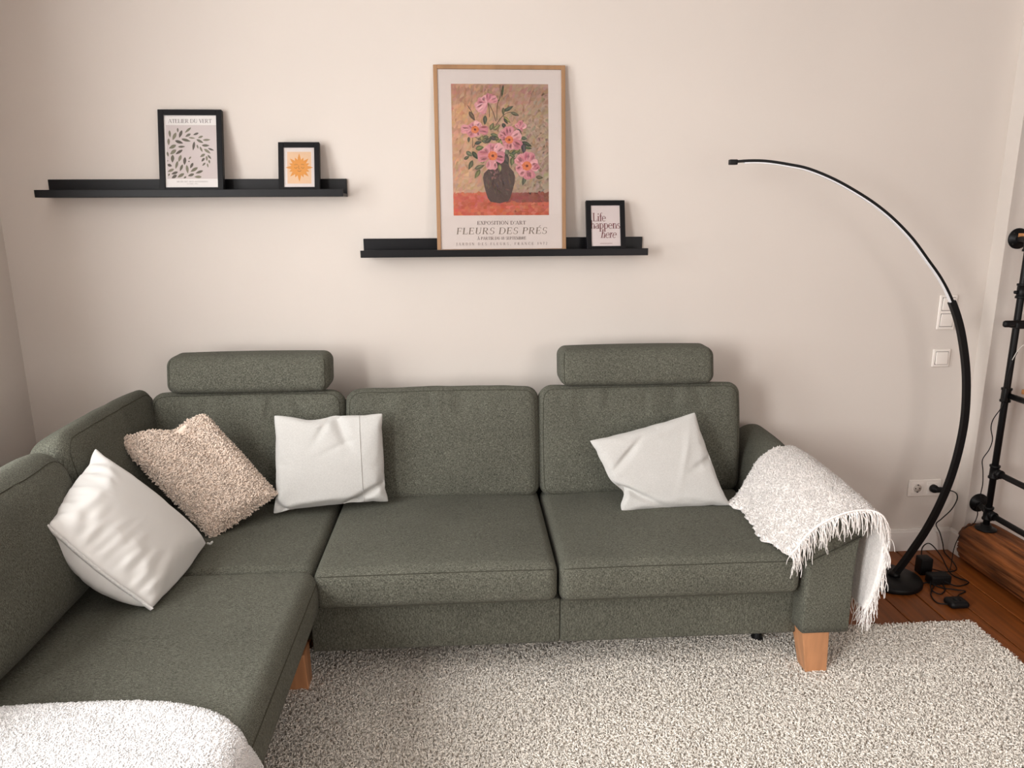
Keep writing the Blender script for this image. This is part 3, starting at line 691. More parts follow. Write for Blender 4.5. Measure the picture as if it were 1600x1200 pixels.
# ------------------------------------------------------------------ prints: flat ink polygons on paper
def lin(c):
    c = np.array(c, float)/255; return tuple(np.where(c <= 0.04045, c/12.92, ((c+0.055)/1.055)**2.4))
class Print:
    """polygons of flat ink, in metres on the paper; x right, y up; each later layer a hair prouder"""
    def __init__(s, w, h): s.w, s.h = w, h; s.V, s.F, s.C, s.z = [], [], [], 0.0002
    def poly(s, pts, col):
        n = len(s.V); s.V += [(p[0], p[1], s.z) for p in pts]; s.F.append(tuple(range(n, n+len(pts)))); s.C.append(col)
    def layer(s, d=0.00004): s.z += d
    def rect(s, x0, y0, x1, y1, c): s.poly([(x0, y0), (x1, y0), (x1, y1), (x0, y1)], c)
    def leaf(s, x, y, ang, L, W, c, n=7, k=0.5):
        ca, sa = math.cos(ang), math.sin(ang); up = []; dn = []
        for i in range(n+1):
            t = i/n; w = W/2*math.sin(math.pi*t**k)**0.9 if 0 < t < 1 else 0; up.append((t*L, w)); dn.append((t*L, -w))
        pts = up+dn[::-1][1:-1]; s.poly([(x+a*ca-b*sa, y+a*sa+b*ca) for a, b in pts], c)
    def disc(s, x, y, rx, ry, c, n=20, a=0):
        s.poly([(x+rx*math.cos(t)*math.cos(a)-ry*math.sin(t)*math.sin(a), y+rx*math.cos(t)*math.sin(a)+ry*math.sin(t)*math.cos(a)) for t in np.linspace(0, 2*math.pi, n, endpoint=False)], c)
    def line(s, pts, w, c):
        P_ = spline([(a, b, 0) for a, b in pts], 4*len(pts))[:, :2] if len(pts) > 2 else np.array(pts, float); T_ = np.gradient(P_, axis=0); T_ /= np.linalg.norm(T_, axis=1, keepdims=True)+1e-9; Nn = np.column_stack([-T_[:, 1], T_[:, 0]])*w/2
        for i in range(len(P_)-1): s.poly([P_[i]+Nn[i], P_[i]-Nn[i], P_[i+1]-Nn[i+1], P_[i+1]+Nn[i+1]], c)
    def mesh(s):
        me = bpy.data.meshes.new('print'); me.from_pydata(s.V, [], s.F); me.update()
        at = me.color_attributes.new('Col', 'FLOAT_COLOR', 'CORNER'); arr = []
        for f, c in zip(s.F, s.C): arr += list((*c, 1.0))*len(f)
        at.data.foreach_set('color', arr); return me
# serif lettering built from strokes
TH, TN, SF = 0.135, 0.05, 0.045
def R_(x0, y0, x1, y1): return [(x0, y0), (x1, y0), (x1, y1), (x0, y1)]
def Vs(x, y0, y1, w=TH, s0=True, s1=True, e=0.075):
    o = [R_(x, y0, x+w, y1)]
    if s0: o.append(R_(x-e, y0, x+w+e, y0+SF))
    if s1: o.append(R_(x-e, y1-SF, x+w+e, y1))
    return o
def Dg(x0, y0, x1, y1, w): return [[(x0, y0), (x0+w, y0), (x1+w, y1), (x1, y1)]]
def Hh(x0, x1, y, w=TN): return [R_(x0, y-w/2, x1, y+w/2)]
def Arc(cx, cy, rx, ry, a0, a1, tk=TH, tn=TN, n=14):
    o = []; A_ = np.radians(np.linspace(a0, a1, n))
    def pt(a, s): w = tn+(tk-tn)*abs(math.cos(a))**1.5; return (cx+(rx-(w if s else 0))*math.cos(a), cy+(ry-(tn if s else 0))*math.sin(a))
    for a, b in zip(A_[:-1], A_[1:]): o.append([pt(a, 0), pt(b, 0), pt(b, 1), pt(a, 1)])
    return o
def glyph(c):
    if c == 'A': return Dg(0, 0, .34, 1, TN)+Dg(.62, 0, .30, 1, TH)+Hh(.12, .62, .34)+[R_(-.08, 0, .15, SF), R_(.52, 0, .84, SF)], .80
    if c == 'B': return Vs(.06, 0, 1, e=.05)+Arc(.33, .74, .27, .26, -90, 90)+Arc(.36, .25, .30, .27, -90, 90)+Hh(.1, .36, .975)+Hh(.1, .36, .5)+Hh(.1, .36, .025), .72
    if c == 'C': return Arc(.42, .5, .42, .52, 50, 310)+[R_(.66, .68, .71, .98), R_(.66, .1, .71, .25)], .78
    if c == 'D': return Vs(.06, 0, 1, e=.05)+Arc(.36, .5, .44, .5, -90, 90)+Hh(.1, .38, .975)+Hh(.1, .38, .025), .86
    if c in 'EÉ':
        o = Vs(.06, 0, 1, e=.05)+Hh(.1, .58, .975)+Hh(.1, .46, .52)+Hh(.1, .62, .025)+[R_(.545, .76, .585, 1), R_(.58, 0, .625, .27), R_(.44, .41, .475, .63)]
        return (o+Dg(.26, 1.08, .42, 1.30, .1) if c == 'É' else o), .68
    if c == 'F': return Vs(.06, 0, 1, e=.06)+Hh(.1, .58, .975)+Hh(.1, .46, .5)+[R_(.545, .74, .585, 1), R_(.44, .39, .475, .61)], .63
    if c == 'I': return Vs(.09, 0, 1, e=.075), .32
    if c == 'J': return Vs(.22, .05, 1, s0=False)+Arc(.10, .02, .255, .2, -120, 0), .46
    if c == 'L': return Vs(.06, 0, 1, e=.06)+Hh(.1, .60, .025)+[R_(.56, 0, .605, .28)], .64
    if c == 'M': return Vs(.06, 0, 1, TN)+Dg(.08, 1, .42, 0, TH)+Dg(.46, 0, .82, 1, TN)+Vs(.82, 0, 1, TH), 1.04
    if c == 'N': return Vs(.08, 0, 1, TN)+Dg(.06, 1, .66, 0, TH)+Vs(.70, 0, 1, TN), .86
    if c == 'O': return Arc(.43, .5, .43, .52, 0, 360, n=28), .88
    if c == 'Q': return Arc(.43, .5, .43, .52, 0, 360, n=28)+Dg(.45, .05, .75, -.2, TH), .88
    if c == 'P': return Vs(.06, 0, 1, e=.06)+Arc(.34, .73, .29, .27, -90, 90)+Hh(.1, .36, .975)+Hh(.1, .36, .485), .68
    if c == 'R': return Vs(.06, 0, 1, e=.06)+Arc(.34, .74, .28, .26, -90, 90)+Hh(.1, .36, .975)+Hh(.1, .36, .505)+Dg(.56, 0, .28, .5, TH)+[R_(.5, 0, .78, SF)], .76
    if c == 'S': return Arc(.31, .74, .25, .28, 40, 270, .11)+Arc(.31, .26, .28, .28, -140, 90, .11)+[R_(.49, .74, .53, .98), R_(.04, .02, .08, .26)], .62
    if c == 'T': return Vs(.30, 0, 1, e=.09, s1=False)+Hh(0, .73, .975)+[R_(0, .74, .045, 1), R_(.69, .74, .735, 1)], .74
    if c == 'U': return Vs(.08, .28, 1, s0=False)+Vs(.62, .28, 1, TN, s0=False)+Arc(.375, .29, .297, .30, 180, 360), .80
    if c == 'V': return Dg(.36, 0, .06, 1, TH)+Dg(.40, 0, .66, 1, TN)+[R_(-.04, 1-SF, .28, 1), R_(.56, 1-SF, .80, 1)], .76
    if c == 'X': return Dg(.58, 0, .08, 1, TH)+Dg(.08, 0, .60, 1, TN)+[R_(0, 0, .22, SF), R_(.5, 0, .8, SF), R_(0, 1-SF, .3, 1), R_(.52, 1-SF, .74, 1)], .78
    if c == 'À': g_, a = glyph('A'); return g_+Dg(.36, 1.08, .20, 1.30, .1), a
    if c == "'": return [[(.06, 1), (.18, 1), (.14, .72), (.08, .72)]], .24
    if c == ',': return [[(.05, .12), (.18, .12), (.10, -.18), (.05, -.18)]], .26
    if c == '1': return Vs(.14, 0, 1, s1=False)+Dg(.02, .8, .16, 1, .08), .42
    if c == '8': return Arc(.28, .75, .22, .26, 0, 360, .10)+Arc(.28, .26, .26, .28, 0, 360, .11), .58
    if c == '9': return Arc(.28, .68, .26, .33, 0, 360, .11)+Arc(.16, .5, .385, .52, -80, 20), .58
    if c == '7': return Hh(.02, .52, .96, .09)+Dg(.14, 0, .44, .94, .11)+[R_(.02, .78, .06, 1)], .54
    if c == '2': return Arc(.27, .72, .25, .29, -30, 170, .11)+Dg(.02, .03, .38, .60, .10)+Hh(.02, .54, .05, .10), .58
    if c == '6': return Arc(.28, .32, .26, .33, 0, 360, .11)+Arc(.40, .5, .385, .52, 100, 200), .58
    xh = .62
    if c == 'i': return Vs(.07, 0, xh, s1=False)+[R_(0, xh-SF, .12, xh)]+Arc(.137, .86, .085, .085, 0, 360, .08, .08, 10), .30
    if c == 'f': return Vs(.10, 0, .80, s1=False)+Arc(.32, .80, .22, .22, 60, 180, .13)+Hh(0, .36, xh-.02), .36
    if c == 'e': return Arc(.28, .30, .28, .33, 0, 315, .125)+Hh(.10, .52, .34), .58
    if c == 'h': return Vs(.07, 0, 1.02, s1=False)+[R_(0, 1.02-SF, .12, 1.02)]+Arc(.32, .38, .22, .25, 20, 165)+Vs(.42, 0, .42, s1=False), .64
    if c == 'n': return Vs(.07, 0, xh, s1=False)+[R_(0, xh-SF, .12, xh)]+Arc(.32, .38, .22, .25, 20, 165)+Vs(.42, 0, .42, s1=False), .64
    if c == 'a': return Arc(.22, .17, .21, .19, 40, 330, .12)+Vs(.34, 0, .42, s1=False, s0=False)+Arc(.25, .42, .225, .21, 0, 150)+[R_(.36, 0, .55, SF)], .54
    if c == 'p': return Vs(.07, -.36, xh, s1=False)+[R_(0, xh-SF, .12, xh)]+Arc(.30, .30, .28, .33, -150, 150, .125), .62
    if c == 's': return Arc(.21, .45, .17, .18, 40, 270, .10)+Arc(.21, .16, .19, .18, -140, 90, .10), .43
    if c == 'r': return Vs(.07, 0, xh, s1=False)+[R_(0, xh-SF, .12, xh)]+Arc(.34, .40, .20, .22, 50, 165), .44
    return [], .34
def lettering(pr, text, cx, y, size, col, track=0.0, width=None, slant=0.0, align='c', sx=1.0):
    x = 0; out = []
    for ch in text:
        gl, ad = glyph(ch)
        for pg in gl: out.append([(x+px*sx+slant*py, py) for px, py in pg])
        x += ad*sx+track
    tot = x-track
    k = size; kx = size if width is None else width/tot
    x0 = cx-tot*kx/2 if align == 'c' else cx
    for pg in out: pr.poly([(x0+px*kx, y+py*k) for px, py in pg], col)

def picture(x, zfloor, w, h, fw, depth, ybot, ytop, frame_mat, label, pr, paper=(0.80, 0.765, 0.745)):
    """frame standing on a ledge and leaning on the wall; x = centre"""
    r = thing('framed_print', (x, ybot, zfloor), label, 'picture frame')
    ang = math.asin((ybot-ytop)/-h) if False else math.asin(min(0.5, (ytop-ybot)/h))
    r.rotation_euler = (-ang, 0, 0)          # local: x right, z up the picture, y to the wall; y=0 back face
    def f(name, vf, m, sm=False): o = obj(name, vf, m, r, sm); return o
    d = depth
    f('frame_side', rbox((-w/2, -d, 0), (-w/2+fw, 0, h), 0.0012, None, 1, 1), frame_mat); f('frame_side', rbox((w/2-fw, -d, 0), (w/2, 0, h), 0.0012, None, 1, 1), frame_mat)
    f('frame_rail', rbox((-w/2+fw, -d, 0), (w/2-fw, 0, fw), 0.0012, None, 1, 1), frame_mat); f('frame_rail', rbox((-w/2+fw, -d, h-fw), (w/2-fw, 0, h), 0.0012, None, 1, 1), frame_mat)
    m = mat('print_paper', paper, 0.75, 0.2)
    pp_ = f('paper', box((-w/2+fw*0.6, -d+0.007, fw*0.6), (w/2-fw*0.6, -d+0.010, h-fw*0.6)), m)
    me = pr.mesh(); me.materials.append(M['ink']); q = bpy.data.objects.new('print', me); COL.objects.link(q); q.parent = pp_; q['kind'] = 'stuff'
    q.matrix_local = Matrix(((1, 0, 0, 0), (0, 0, -1, -d+0.007), (0, 1, 0, 0), (0, 0, 0, 1)))
    f('glass', box((-w/2+fw*0.7, -d+0.0035, fw*0.7), (w/2-fw*0.7, -d+0.0045, h-fw*0.7)), 'glass')
    return r
# --- leaf print
def px_map(cx0, cy0, s): return lambda x, y: ((x-cx0)*s, -(y-cy0)*s)
W, H = 0.240, 0.318; pr = Print(W, H)
# local paper units: crop pixels (960x1200 crop, 8 px per photo px); frame inner x 145..810(top)/165..832(bottom)
def LM(x, y): xc = 478+(y-150)*0.022; return ((x-xc)*0.000298, 0.0115+(1120-y)*0.000298)
a, b = LM(185, 975), LM(800, 285); pr.rect(-0.0925, a[1], 0.0985, b[1], lin((205, 194, 192))); pr.layer()
leaf_list = [(215, 350, 225, 445, 30), (320, 320, 322, 380, 22), (300, 380, 255, 480, 42), (375, 350, 338, 450, 38), (490, 315, 410, 385, 30), (485, 395, 415, 435, 34), (205, 455, 205, 545, 34), (285, 485, 390, 520, 40),
    (300, 540, 208, 585, 44), (365, 462, 485, 495, 36), (455, 445, 545, 455, 20), (585, 385, 515, 412, 28), (640, 425, 575, 450, 28), (555, 468, 645, 515, 34), (635, 478, 735, 472, 30), (530, 495, 512, 612, 34), (562, 535, 578, 590, 22),
    (322, 565, 415, 560, 28), (300, 600, 222, 660, 46), (382, 602, 290, 660, 36), (185, 625, 200, 690, 26), (255, 665, 250, 768, 44), (362, 668, 328, 758, 38), (410, 695, 402, 798, 40), (598, 560, 632, 632, 26), (622, 545, 722, 548, 34),
    (650, 590, 735, 650, 36), (700, 582, 780, 612, 24), (665, 655, 600, 695, 34), (697, 668, 742, 722, 26), (682, 680, 688, 748, 28), (658, 705, 618, 755, 30), (712, 730, 722, 780, 24), (668, 768, 628, 808, 24), (690, 775, 702, 832, 20),
    (188, 790, 245, 812, 38), (318, 745, 290, 848, 34), (380, 788, 345, 878, 34), (430, 795, 445, 908, 36), (512, 768, 475, 840, 34), (572, 828, 478, 885, 40), (638, 870, 540, 905, 34), (270, 848, 190, 885, 36), (320, 885, 235, 915, 34),
    (400, 905, 312, 958, 40), (525, 912, 445, 940, 36), (620, 950, 525, 950, 34), (305, 925, 240, 968, 40), (215, 905, 195, 940, 22), (425, 945, 392, 968, 24), (488, 688, 455, 725, 22), (470, 750, 448, 752, 18), (195, 735, 188, 752, 14)]
for i, (x0, y0, x1, y1, wd) in enumerate(leaf_list):
    p, q = LM(x0, y0), LM(x1, y1); L_ = math.hypot(q[0]-p[0], q[1]-p[1])
    c = lin([(118, 115, 98), (104, 100, 88), (128, 124, 106), (92, 86, 78)][i % 4]); pr.leaf(p[0], p[1], math.atan2(q[1]-p[1], q[0]-p[0]), L_, wd*0.000298, c, 7, 0.85)
p = LM(478, 258); lettering(pr, 'ATELIER DU VERT', p[0], p[1], 0.0148, lin((84, 78, 74)), 0.02, 0.163)
p = LM(502, 1020); lettering(pr, 'MUSÉE DES ARTS BOTANIQUES', p[0], p[1], 0.0056, lin((120, 112, 108)), 0.08, 0.118)
p = LM(502, 1047); lettering(pr, 'À PARIS, 1962', p[0], p[1], 0.0046, lin((140, 132, 128)), 0.08, 0.042)
picture(-1.044, Z1, W, H, 0.021, 0.022, -0.068, -0.004, 'blackwood', 'black framed leaf wreath print reading ATELIER DU VERT on the left ledge', pr)
# --- sun print
W, H = 0.158, 0.196; pr = Print(W, H)
pr.rect(-0.046, 0.035, 0.046, 0.160, lin((231, 196, 160))); pr.layer()
cx, cy = 0.0, 0.098
for i in range(16):
    a = math.pi/8*i; L_ = 0.056 if i % 4 == 0 else (0.050 if i % 2 == 0 else 0.042)
    if i % 4 == 0 and i % 8 == 0: L_ = 0.053
    pr.leaf(cx+0.020*math.cos(a), cy+0.020*math.sin(a), a, L_-0.020, 0.0135, lin((222, 150, 62)), 6, 0.45)
pr.layer(); pr.disc(cx, cy, 0.0305, 0.0305, lin((226, 154, 62)), 28); pr.layer()
ink = lin((150, 98, 40))
for s_ in (-1, 1):
    pr.line([(s_*0.006, cy+0.011), (s_*0.012, cy+0.0125), (s_*0.019, cy+0.010)], 0.0014, ink); pr.line([(s_*0.007, cy+0.002), (s_*0.013, cy-0.0035), (s_*0.019, cy+0.001)], 0.0016, ink)
pr.line([(-0.002, cy+0.009), (-0.002, cy-0.004), (0.003, cy-0.006)], 0.0014, ink); pr.line([(-0.007, cy-0.0125), (0, cy-0.015), (0.007, cy-0.0125)], 0.0020, ink)
picture(-0.636, Z1, W, H, 0.020, 0.022, -0.068, -0.018, 'blackwood', 'small black framed sun face print on the right end of the left ledge', pr, (0.78, 0.71, 0.69))
# --- quote print
W, H = 0.159, 0.207; pr = Print(W, H); red = lin((112, 44, 48))
def QM(x, y): return ((x-700)*0.000243, 0.018+(930-y)*0.000243)
p = QM(488, 498); lettering(pr, 'Life', p[0], p[1], 0.0340, red, -0.01, 0.054, 0, 'l')
p = QM(446, 622); lettering(pr, 'happens', p[0], p[1], 0.0340, red, -0.02, 0.122, 0, 'l')
p = QM(612, 778); lettering(pr, 'here', p[0], p[1], 0.0340, red, -0.02, 0.064, 0.22, 'l')
p = QM(600, 872)
for i in range(14): pr.rect(p[0]+i*0.0036, p[1]-0.001, p[0]+i*0.0036+0.0026, p[1]+0.0010+0.0004*(i % 2), lin((150, 110, 110)))
picture(0.576, Z2, W, H, 0.020, 0.022, -0.072, -0.018, 'blackwood', 'small black framed print reading Life happens here, right of the flower poster', pr, (0.79, 0.70, 0.69))
# --- flower poster
W, H = 0.516, 0.722; pr = Print(W, H)
AX0, AX1, AY0, AY1 = -0.1905, 0.1905, 0.148, 0.652
def FM(x, y):   # 1200x1200 crop of photo (690..870, 120..300): 6.667 px per photo px
    u = (x-(76+(y-50)*0.022))/(1127-76-(y-50)*0.018); v = (y-52)/(1352); return (AX0+u*(AX1-AX0), AY1-v*(AY1-AY0))
rg = np.random.default_rng(3)
def mixc(a, b, t): return np.array(a)*(1-t)+np.array(b)*t
def bgcol(u, v):
    if v > 0.835:
        c = mixc((196, 96, 74), (208, 122, 98), rg.random());
        if v < 0.91 and u > 0.58: c = mixc(c, (128, 70, 62), 0.75)
        return mixc(c, (222, 104, 72), 0.5*rg.random()*(1-u))
    left = mixc((218, 166, 128), (206, 166, 138), v); right = mixc((186, 156, 134), (172, 154, 134), v); c = mixc(left, right, np.clip(u*1.3-0.15, 0, 1))
    if v < 0.14: c = mixc(c, (176, 136, 120), 0.5)
    return c
pr.rect(AX0, AY0, AX1, AY1, lin((186, 146, 118))); pr.layer()
def inside(q): return [(min(max(x, AX0), AX1), min(max(y, AY0), AY1)) for x, y in q]
for i in range(30):
    for j in range(40):
        u, v = (i+0.5)/30, (j+0.5)/40; c = np.clip(bgcol(u, v)+rg.normal(size=3)*5+rg.normal()*6, 0, 255)
        x, y = AX0+u*(AX1-AX0), AY1-v*(AY1-AY0); a = rg.normal()*0.5+(0 if v > 0.83 else 0.9); L_, w_ = 0.014, 0.0072
        ca, sa = math.cos(a), math.sin(a); pr.poly(inside([(x+p*ca*L_-q*sa*w_, y+p*sa*L_+q*ca*w_) for p, q in ((-1, -.8), (0, -1.1), (1, -.7), (1, .8), (0, 1), (-1, .7))]), lin(c)); pr.layer(0.0000003)
pr.layer()
def strokes(x, y, rx, ry, cols, n, s=0.006):
    for _ in range(n):
        a = rg.random()*6.28; r = math.sqrt(rg.random()); c = np.array(cols[rg.integers(len(cols))])+rg.normal(size=3)*5
        pr.leaf(x+rx*r*math.cos(a), y+ry*r*math.sin(a), rg.random()*6.28, s*(0.7+rg.random()), s*0.45, lin(np.clip(c, 0, 255)), 4, 1.0)
# vase
vz = [(505, 905), (470, 930), (432, 965), (420, 1010), (428, 1070), (445, 1140), (470, 1220), (500, 1262), (600, 1278), (690, 1258), (715, 1220), (740, 1140), (760, 1070), (766, 1000), (750, 950), (710, 905), (690, 850), (640, 800), (560, 850)]
pr.poly([FM(*q) for q in vz], lin((86, 66, 60))); pr.layer()
for _ in range(90):
    x, y = 440+rg.random()*310, 930+rg.random()*310
    if abs(x-592) < (140-max(0, y-1050)*0.40) and y < 1180: p = FM(x, y); pr.leaf(p[0], p[1], -1.4+rg.normal()*0.5, 0.022, 0.006, lin(np.clip(np.array([(96, 76, 68), (74, 58, 52), (104, 80, 66), (84, 62, 64)][rg.integers(4)])+rg.normal(size=3)*4, 0, 255)), 4, 1)
p = FM(560, 985); strokes(p[0], p[1], 0.016, 0.013, [(150, 104, 104), (130, 92, 90)], 14, 0.012); pr.layer()
# stems and leaves
stem = lin((78, 66, 48))
for q in ([(470, 240), (450, 300), (445, 360)], [(490, 260), (530, 340), (560, 430)], [(500, 235), (560, 225), (600, 215)], [(605, 60), (610, 170), (575, 270), (570, 420)], [(560, 470), (630, 380), (700, 340), (790, 350)], [(640, 380), (650, 310), (730, 290)],
          [(310, 600), (310, 700), (340, 660)], [(330, 590), (390, 620), (450, 660)], [(840, 560), (820, 530), (800, 500)], [(480, 260), (490, 340), (490, 390)], [(255, 270), (300, 340), (320, 420)]): pr.line([FM(*k) for k in q], 0.0022, stem)
pr.layer()
gl = [(76, 82, 62), (98, 98, 68), (62, 66, 54), (132, 124, 78), (88, 84, 60)]
for (x0, y0, x1, y1, wd) in [(640, 60, 622, 190, 26), (270, 330, 335, 425, 46), (445, 370, 440, 470, 46), (650, 330, 750, 275, 40), (720, 340, 810, 372, 38), (640, 380, 720, 450, 34), (645, 400, 690, 460, 30), (640, 290, 640, 370, 34), (500, 520, 535, 445, 48), (530, 520, 610, 465, 44),
        (630, 450, 665, 505, 42), (490, 590, 575, 625, 40), (500, 560, 600, 590, 40), (440, 650, 520, 600, 50), (360, 620, 470, 590, 40), (340, 715, 430, 695, 56), (330, 660, 410, 640, 40), (270, 590, 265, 650, 30), (305, 740, 365, 820, 50), (240, 740, 305, 790, 50), (215, 820, 275, 790, 36),
        (310, 830, 265, 930, 46), (330, 920, 440, 880, 46), (390, 925, 330, 1020, 48), (600, 870, 605, 955, 40), (610, 600, 600, 690, 44), (640, 700, 690, 790, 90), (700, 760, 790, 730, 50), (745, 795, 725, 890, 56), (830, 600, 900, 610, 40), (840, 640, 950, 690, 44), (860, 650, 860, 770, 56),
        (870, 700, 950, 710, 30), (880, 985, 845, 1095, 46), (990, 1005, 1070, 1015, 40), (640, 760, 690, 880, 80), (560, 640, 620, 600, 50), (800, 720, 700, 790, 44), (860, 540, 890, 545, 14), (780, 520, 830, 520, 16)]+[(x_, y_, x_+rg.uniform(-70, 70), y_+rg.uniform(-60, 60), rg.uniform(30, 52)) for x_, y_ in zip(rg.uniform(400, 800, 26), rg.uniform(570, 850, 26))]:
    p, q = FM(x0, y0), FM(x1, y1); c = np.array(gl[rg.integers(5)])+rg.normal(size=3)*5; L_ = math.hypot(q[0]-p[0], q[1]-p[1]); an = math.atan2(q[1]-p[1], q[0]-p[0])
    pr.leaf(p[0], p[1], an, L_, wd*0.00036, lin(np.clip(c, 0, 255)), 7, 0.8); pr.layer(0.000001)
    pr.leaf(p[0]+0.15*L_*math.cos(an), p[1]+0.15*L_*math.sin(an), an+0.12, L_*0.7, wd*0.00013, lin(np.clip(c*1.3+8, 0, 255)), 5, 0.8); pr.layer(0.000001)
pr.layer()
PK = [(226, 160, 166), (218, 146, 156), (234, 176, 180), (208, 134, 146)]
def petal(cx, cy, tx, ty, wd, i):
    wd = wd*0.84; c = FM(cx, cy); t = FM(tx, ty); an = math.atan2(t[1]-c[1], t[0]-c[0]); L_ = math.hypot(t[0]-c[0], t[1]-c[1]); base = np.array(PK[i % 4])
    ca, sa = math.cos(an), math.sin(an); w = wd*0.00036/2
    shp = [(0, 0), (0.25, .45), (0.55, .9), (0.8, 1), (0.97, .7), (0.96, .2), (1.0, -.2), (0.95, -.65), (0.78, -1), (0.5, -.85), (0.22, -.4)]
    pr.poly([(c[0]+a*L_*ca-b*w*sa, c[1]+a*L_*sa+b*w*ca) for a, b in shp], lin(base)); pr.layer(0.000001)
    for _ in range(7):
        o_ = rg.uniform(-0.6, 0.6); s0 = rg.uniform(0.25, 0.5); cc = np.clip(base+rg.choice([-24, -14, 12, 18])*np.array([0.7, 1, 0.9])+rg.normal(size=3)*4, 0, 255)
        pr.leaf(c[0]+s0*L_*ca-o_*w*sa, c[1]+s0*L_*sa+o_*w*ca, an+o_*0.25, L_*(0.9-s0), w*0.35, lin(cc), 5, 0.9)
    pr.layer(0.000001)
def flower(cx, cy, tips, wd, ccx, ccy, cr):
    for i, (tx, ty) in enumerate(tips): petal(cx, cy, tx, ty, wd, i)
    p = FM(ccx, ccy); pr.disc(p[0], p[1], cr*0.00036, cr*0.00036*0.95, lin((228, 132, 84)), 16); pr.layer(0.000002); strokes(p[0], p[1], cr*0.00033, cr*0.0003, [(236, 150, 84), (206, 98, 60), (224, 120, 76)], 22, 0.006); pr.layer(0.000002)
    pr.disc(p[0], p[1], cr*0.00011, cr*0.0001, lin((120, 52, 34)), 10); pr.layer(0.000002)
flower(520, 785, [(440, 690), (540, 655), (640, 680), (655, 810), (510, 930), (360, 790)], 155, 525, 785, 52)
flower(705, 610, [(600, 540), (700, 480), (830, 560), (830, 700), (700, 725), (625, 640)], 140, 705, 620, 44)
flower(895, 890, [(785, 790), (930, 745), (1020, 880), (930, 1030), (790, 960)], 165, 895, 890, 52)
flower(330, 515, [(180, 510), (290, 450), (380, 435), (480, 525), (350, 590), (260, 575)], 120, 335, 515, 42)
for i, t in enumerate([(330, 280), (360, 220), (420, 175), (500, 150), (575, 195), (400, 350), (350, 320)]): petal(470, 240, t[0], t[1], 100, i)
for i, t in enumerate([(780, 450), (830, 420), (885, 460), (850, 510)]): petal(820, 515, t[0], t[1], 70, i)
petal(960, 930, 1025, 880, 90, 3); pr.layer()
gr = lin((96, 78, 74)); lg = lin((150, 138, 126))
def TMx(x): return (x-(737+0))*0.0003*0.805
def TM(y): return 0.0115+(1118-y)*0.000305
lettering(pr, "EXPOSITION D'ART", 0.0, TM(790), 0.0140, gr, 0.10, 0.194)
lettering(pr, 'FLEURS DES PRÉS', 0.0, TM(912), 0.0255, lg, 0.10, 0.362, 0.12)
lettering(pr, 'À PARTIR DU 18 SEPTEMBRE', 0.0, TM(984), 0.0115, gr, 0.06, 0.196)
lettering(pr, 'JARDIN DES FLEURS, FRANCE 1972', 0.0, TM(1054), 0.0100, lin((120, 102, 96)), 0.55, 0.366)
picture(0.151, Z2, W, H, 0.0155, 0.020, -0.086, -0.002, 'posterframe', 'tall wood framed flower poster reading FLEURS DES PRÉS on the middle ledge', pr, (0.80, 0.725, 0.69))

# ------------------------------------------------------------------ arc floor lamp
YL_ = -0.29
lamp = thing('arc_floor_lamp', (1.825, YL_, 0), 'black arc floor lamp curving over the right end of the sofa', 'lamp')
part('base', lathe([(0, 0), (0.122, 0), (0.125, 0.004), (0.125, 0.018), (0.120, 0.024), (0.03, 0.026), (0, 0.026)], (1.815, YL_, 0), 'z', 48), 'black', lamp)
arc = spline([(1.002, YL_, 1.744), (1.070, YL_, 1.748), (1.136, YL_, 1.746), (1.215, YL_, 1.735), (1.295, YL_, 1.719), (1.395, YL_, 1.682), (1.492, YL_, 1.634), (1.577, YL_, 1.584), (1.655, YL_, 1.527), (1.733, YL_, 1.457), (1.802, YL_, 1.380), (1.868, YL_, 1.303),
              (1.922, YL_, 1.221), (1.966, YL_, 1.132), (1.998, YL_, 1.040), (2.026, YL_, 0.930), (2.042, YL_, 0.825), (2.049, YL_, 0.725), (2.046, YL_, 0.630), (2.035, YL_, 0.530), (2.016, YL_, 0.433), (1.986, YL_, 0.332), (1.946, YL_, 0.233), (1.905, YL_, 0.155), (1.866, YL_, 0.087), (1.826, YL_, 0.024)], 220)
def strip(path, w_in, w_out, dep):
    """rectangular profile: w_in/w_out = extent to the inner / outer side of the curve, dep = half depth along y"""
    T_ = np.gradient(path, axis=0); T_ /= np.linalg.norm(T_, axis=1, keepdims=True); Nn = np.column_stack([T_[:, 2], np.zeros(len(T_)), -T_[:, 0]])   # outer side
    Nn = -Nn if Nn[0, 2] < 0 else Nn
    V = []; 
    for p, n_ in zip(path, Nn):
        for a, d in ((w_out, -dep), (w_out, dep), (-w_in, dep), (-w_in, -dep)): V.append(p+n_*a+np.array([0, d, 0]))
    m = len(path); Fs = [(i*4+s, i*4+(s+1) % 4, (i+1)*4+(s+1) % 4, (i+1)*4+s) for i in range(m-1) for s in range(4)]
    Fs += [(0, 3, 2, 1), tuple((m-1)*4+s for s in range(4))]
    return V, Fs
Tt = 106
part('lower_pole', strip(arc[Tt:], 0.0125, 0.0125, 0.010), 'black', lamp, False)
part('upper_arm', strip(arc[:Tt+6], 0.0040, 0.0060, 0.008), 'black', lamp, False)
part('light_strip', strip(arc[6:Tt+1], 0.0085, -0.0040, 0.006), 'diffuser', lamp, False)
part('end_cap', rbox((0.992, YL_-0.011, 1.7345), (1.022, YL_+0.011, 1.7535), 0.003, None, 0.02, 2), 'black', lamp)
part('pole_collar', lathe([(0, 0.024), (0.024, 0.024), (0.022, 0.038), (0.015, 0.044), (0, 0.044)], (1.830, YL_, 0)), 'black', lamp)

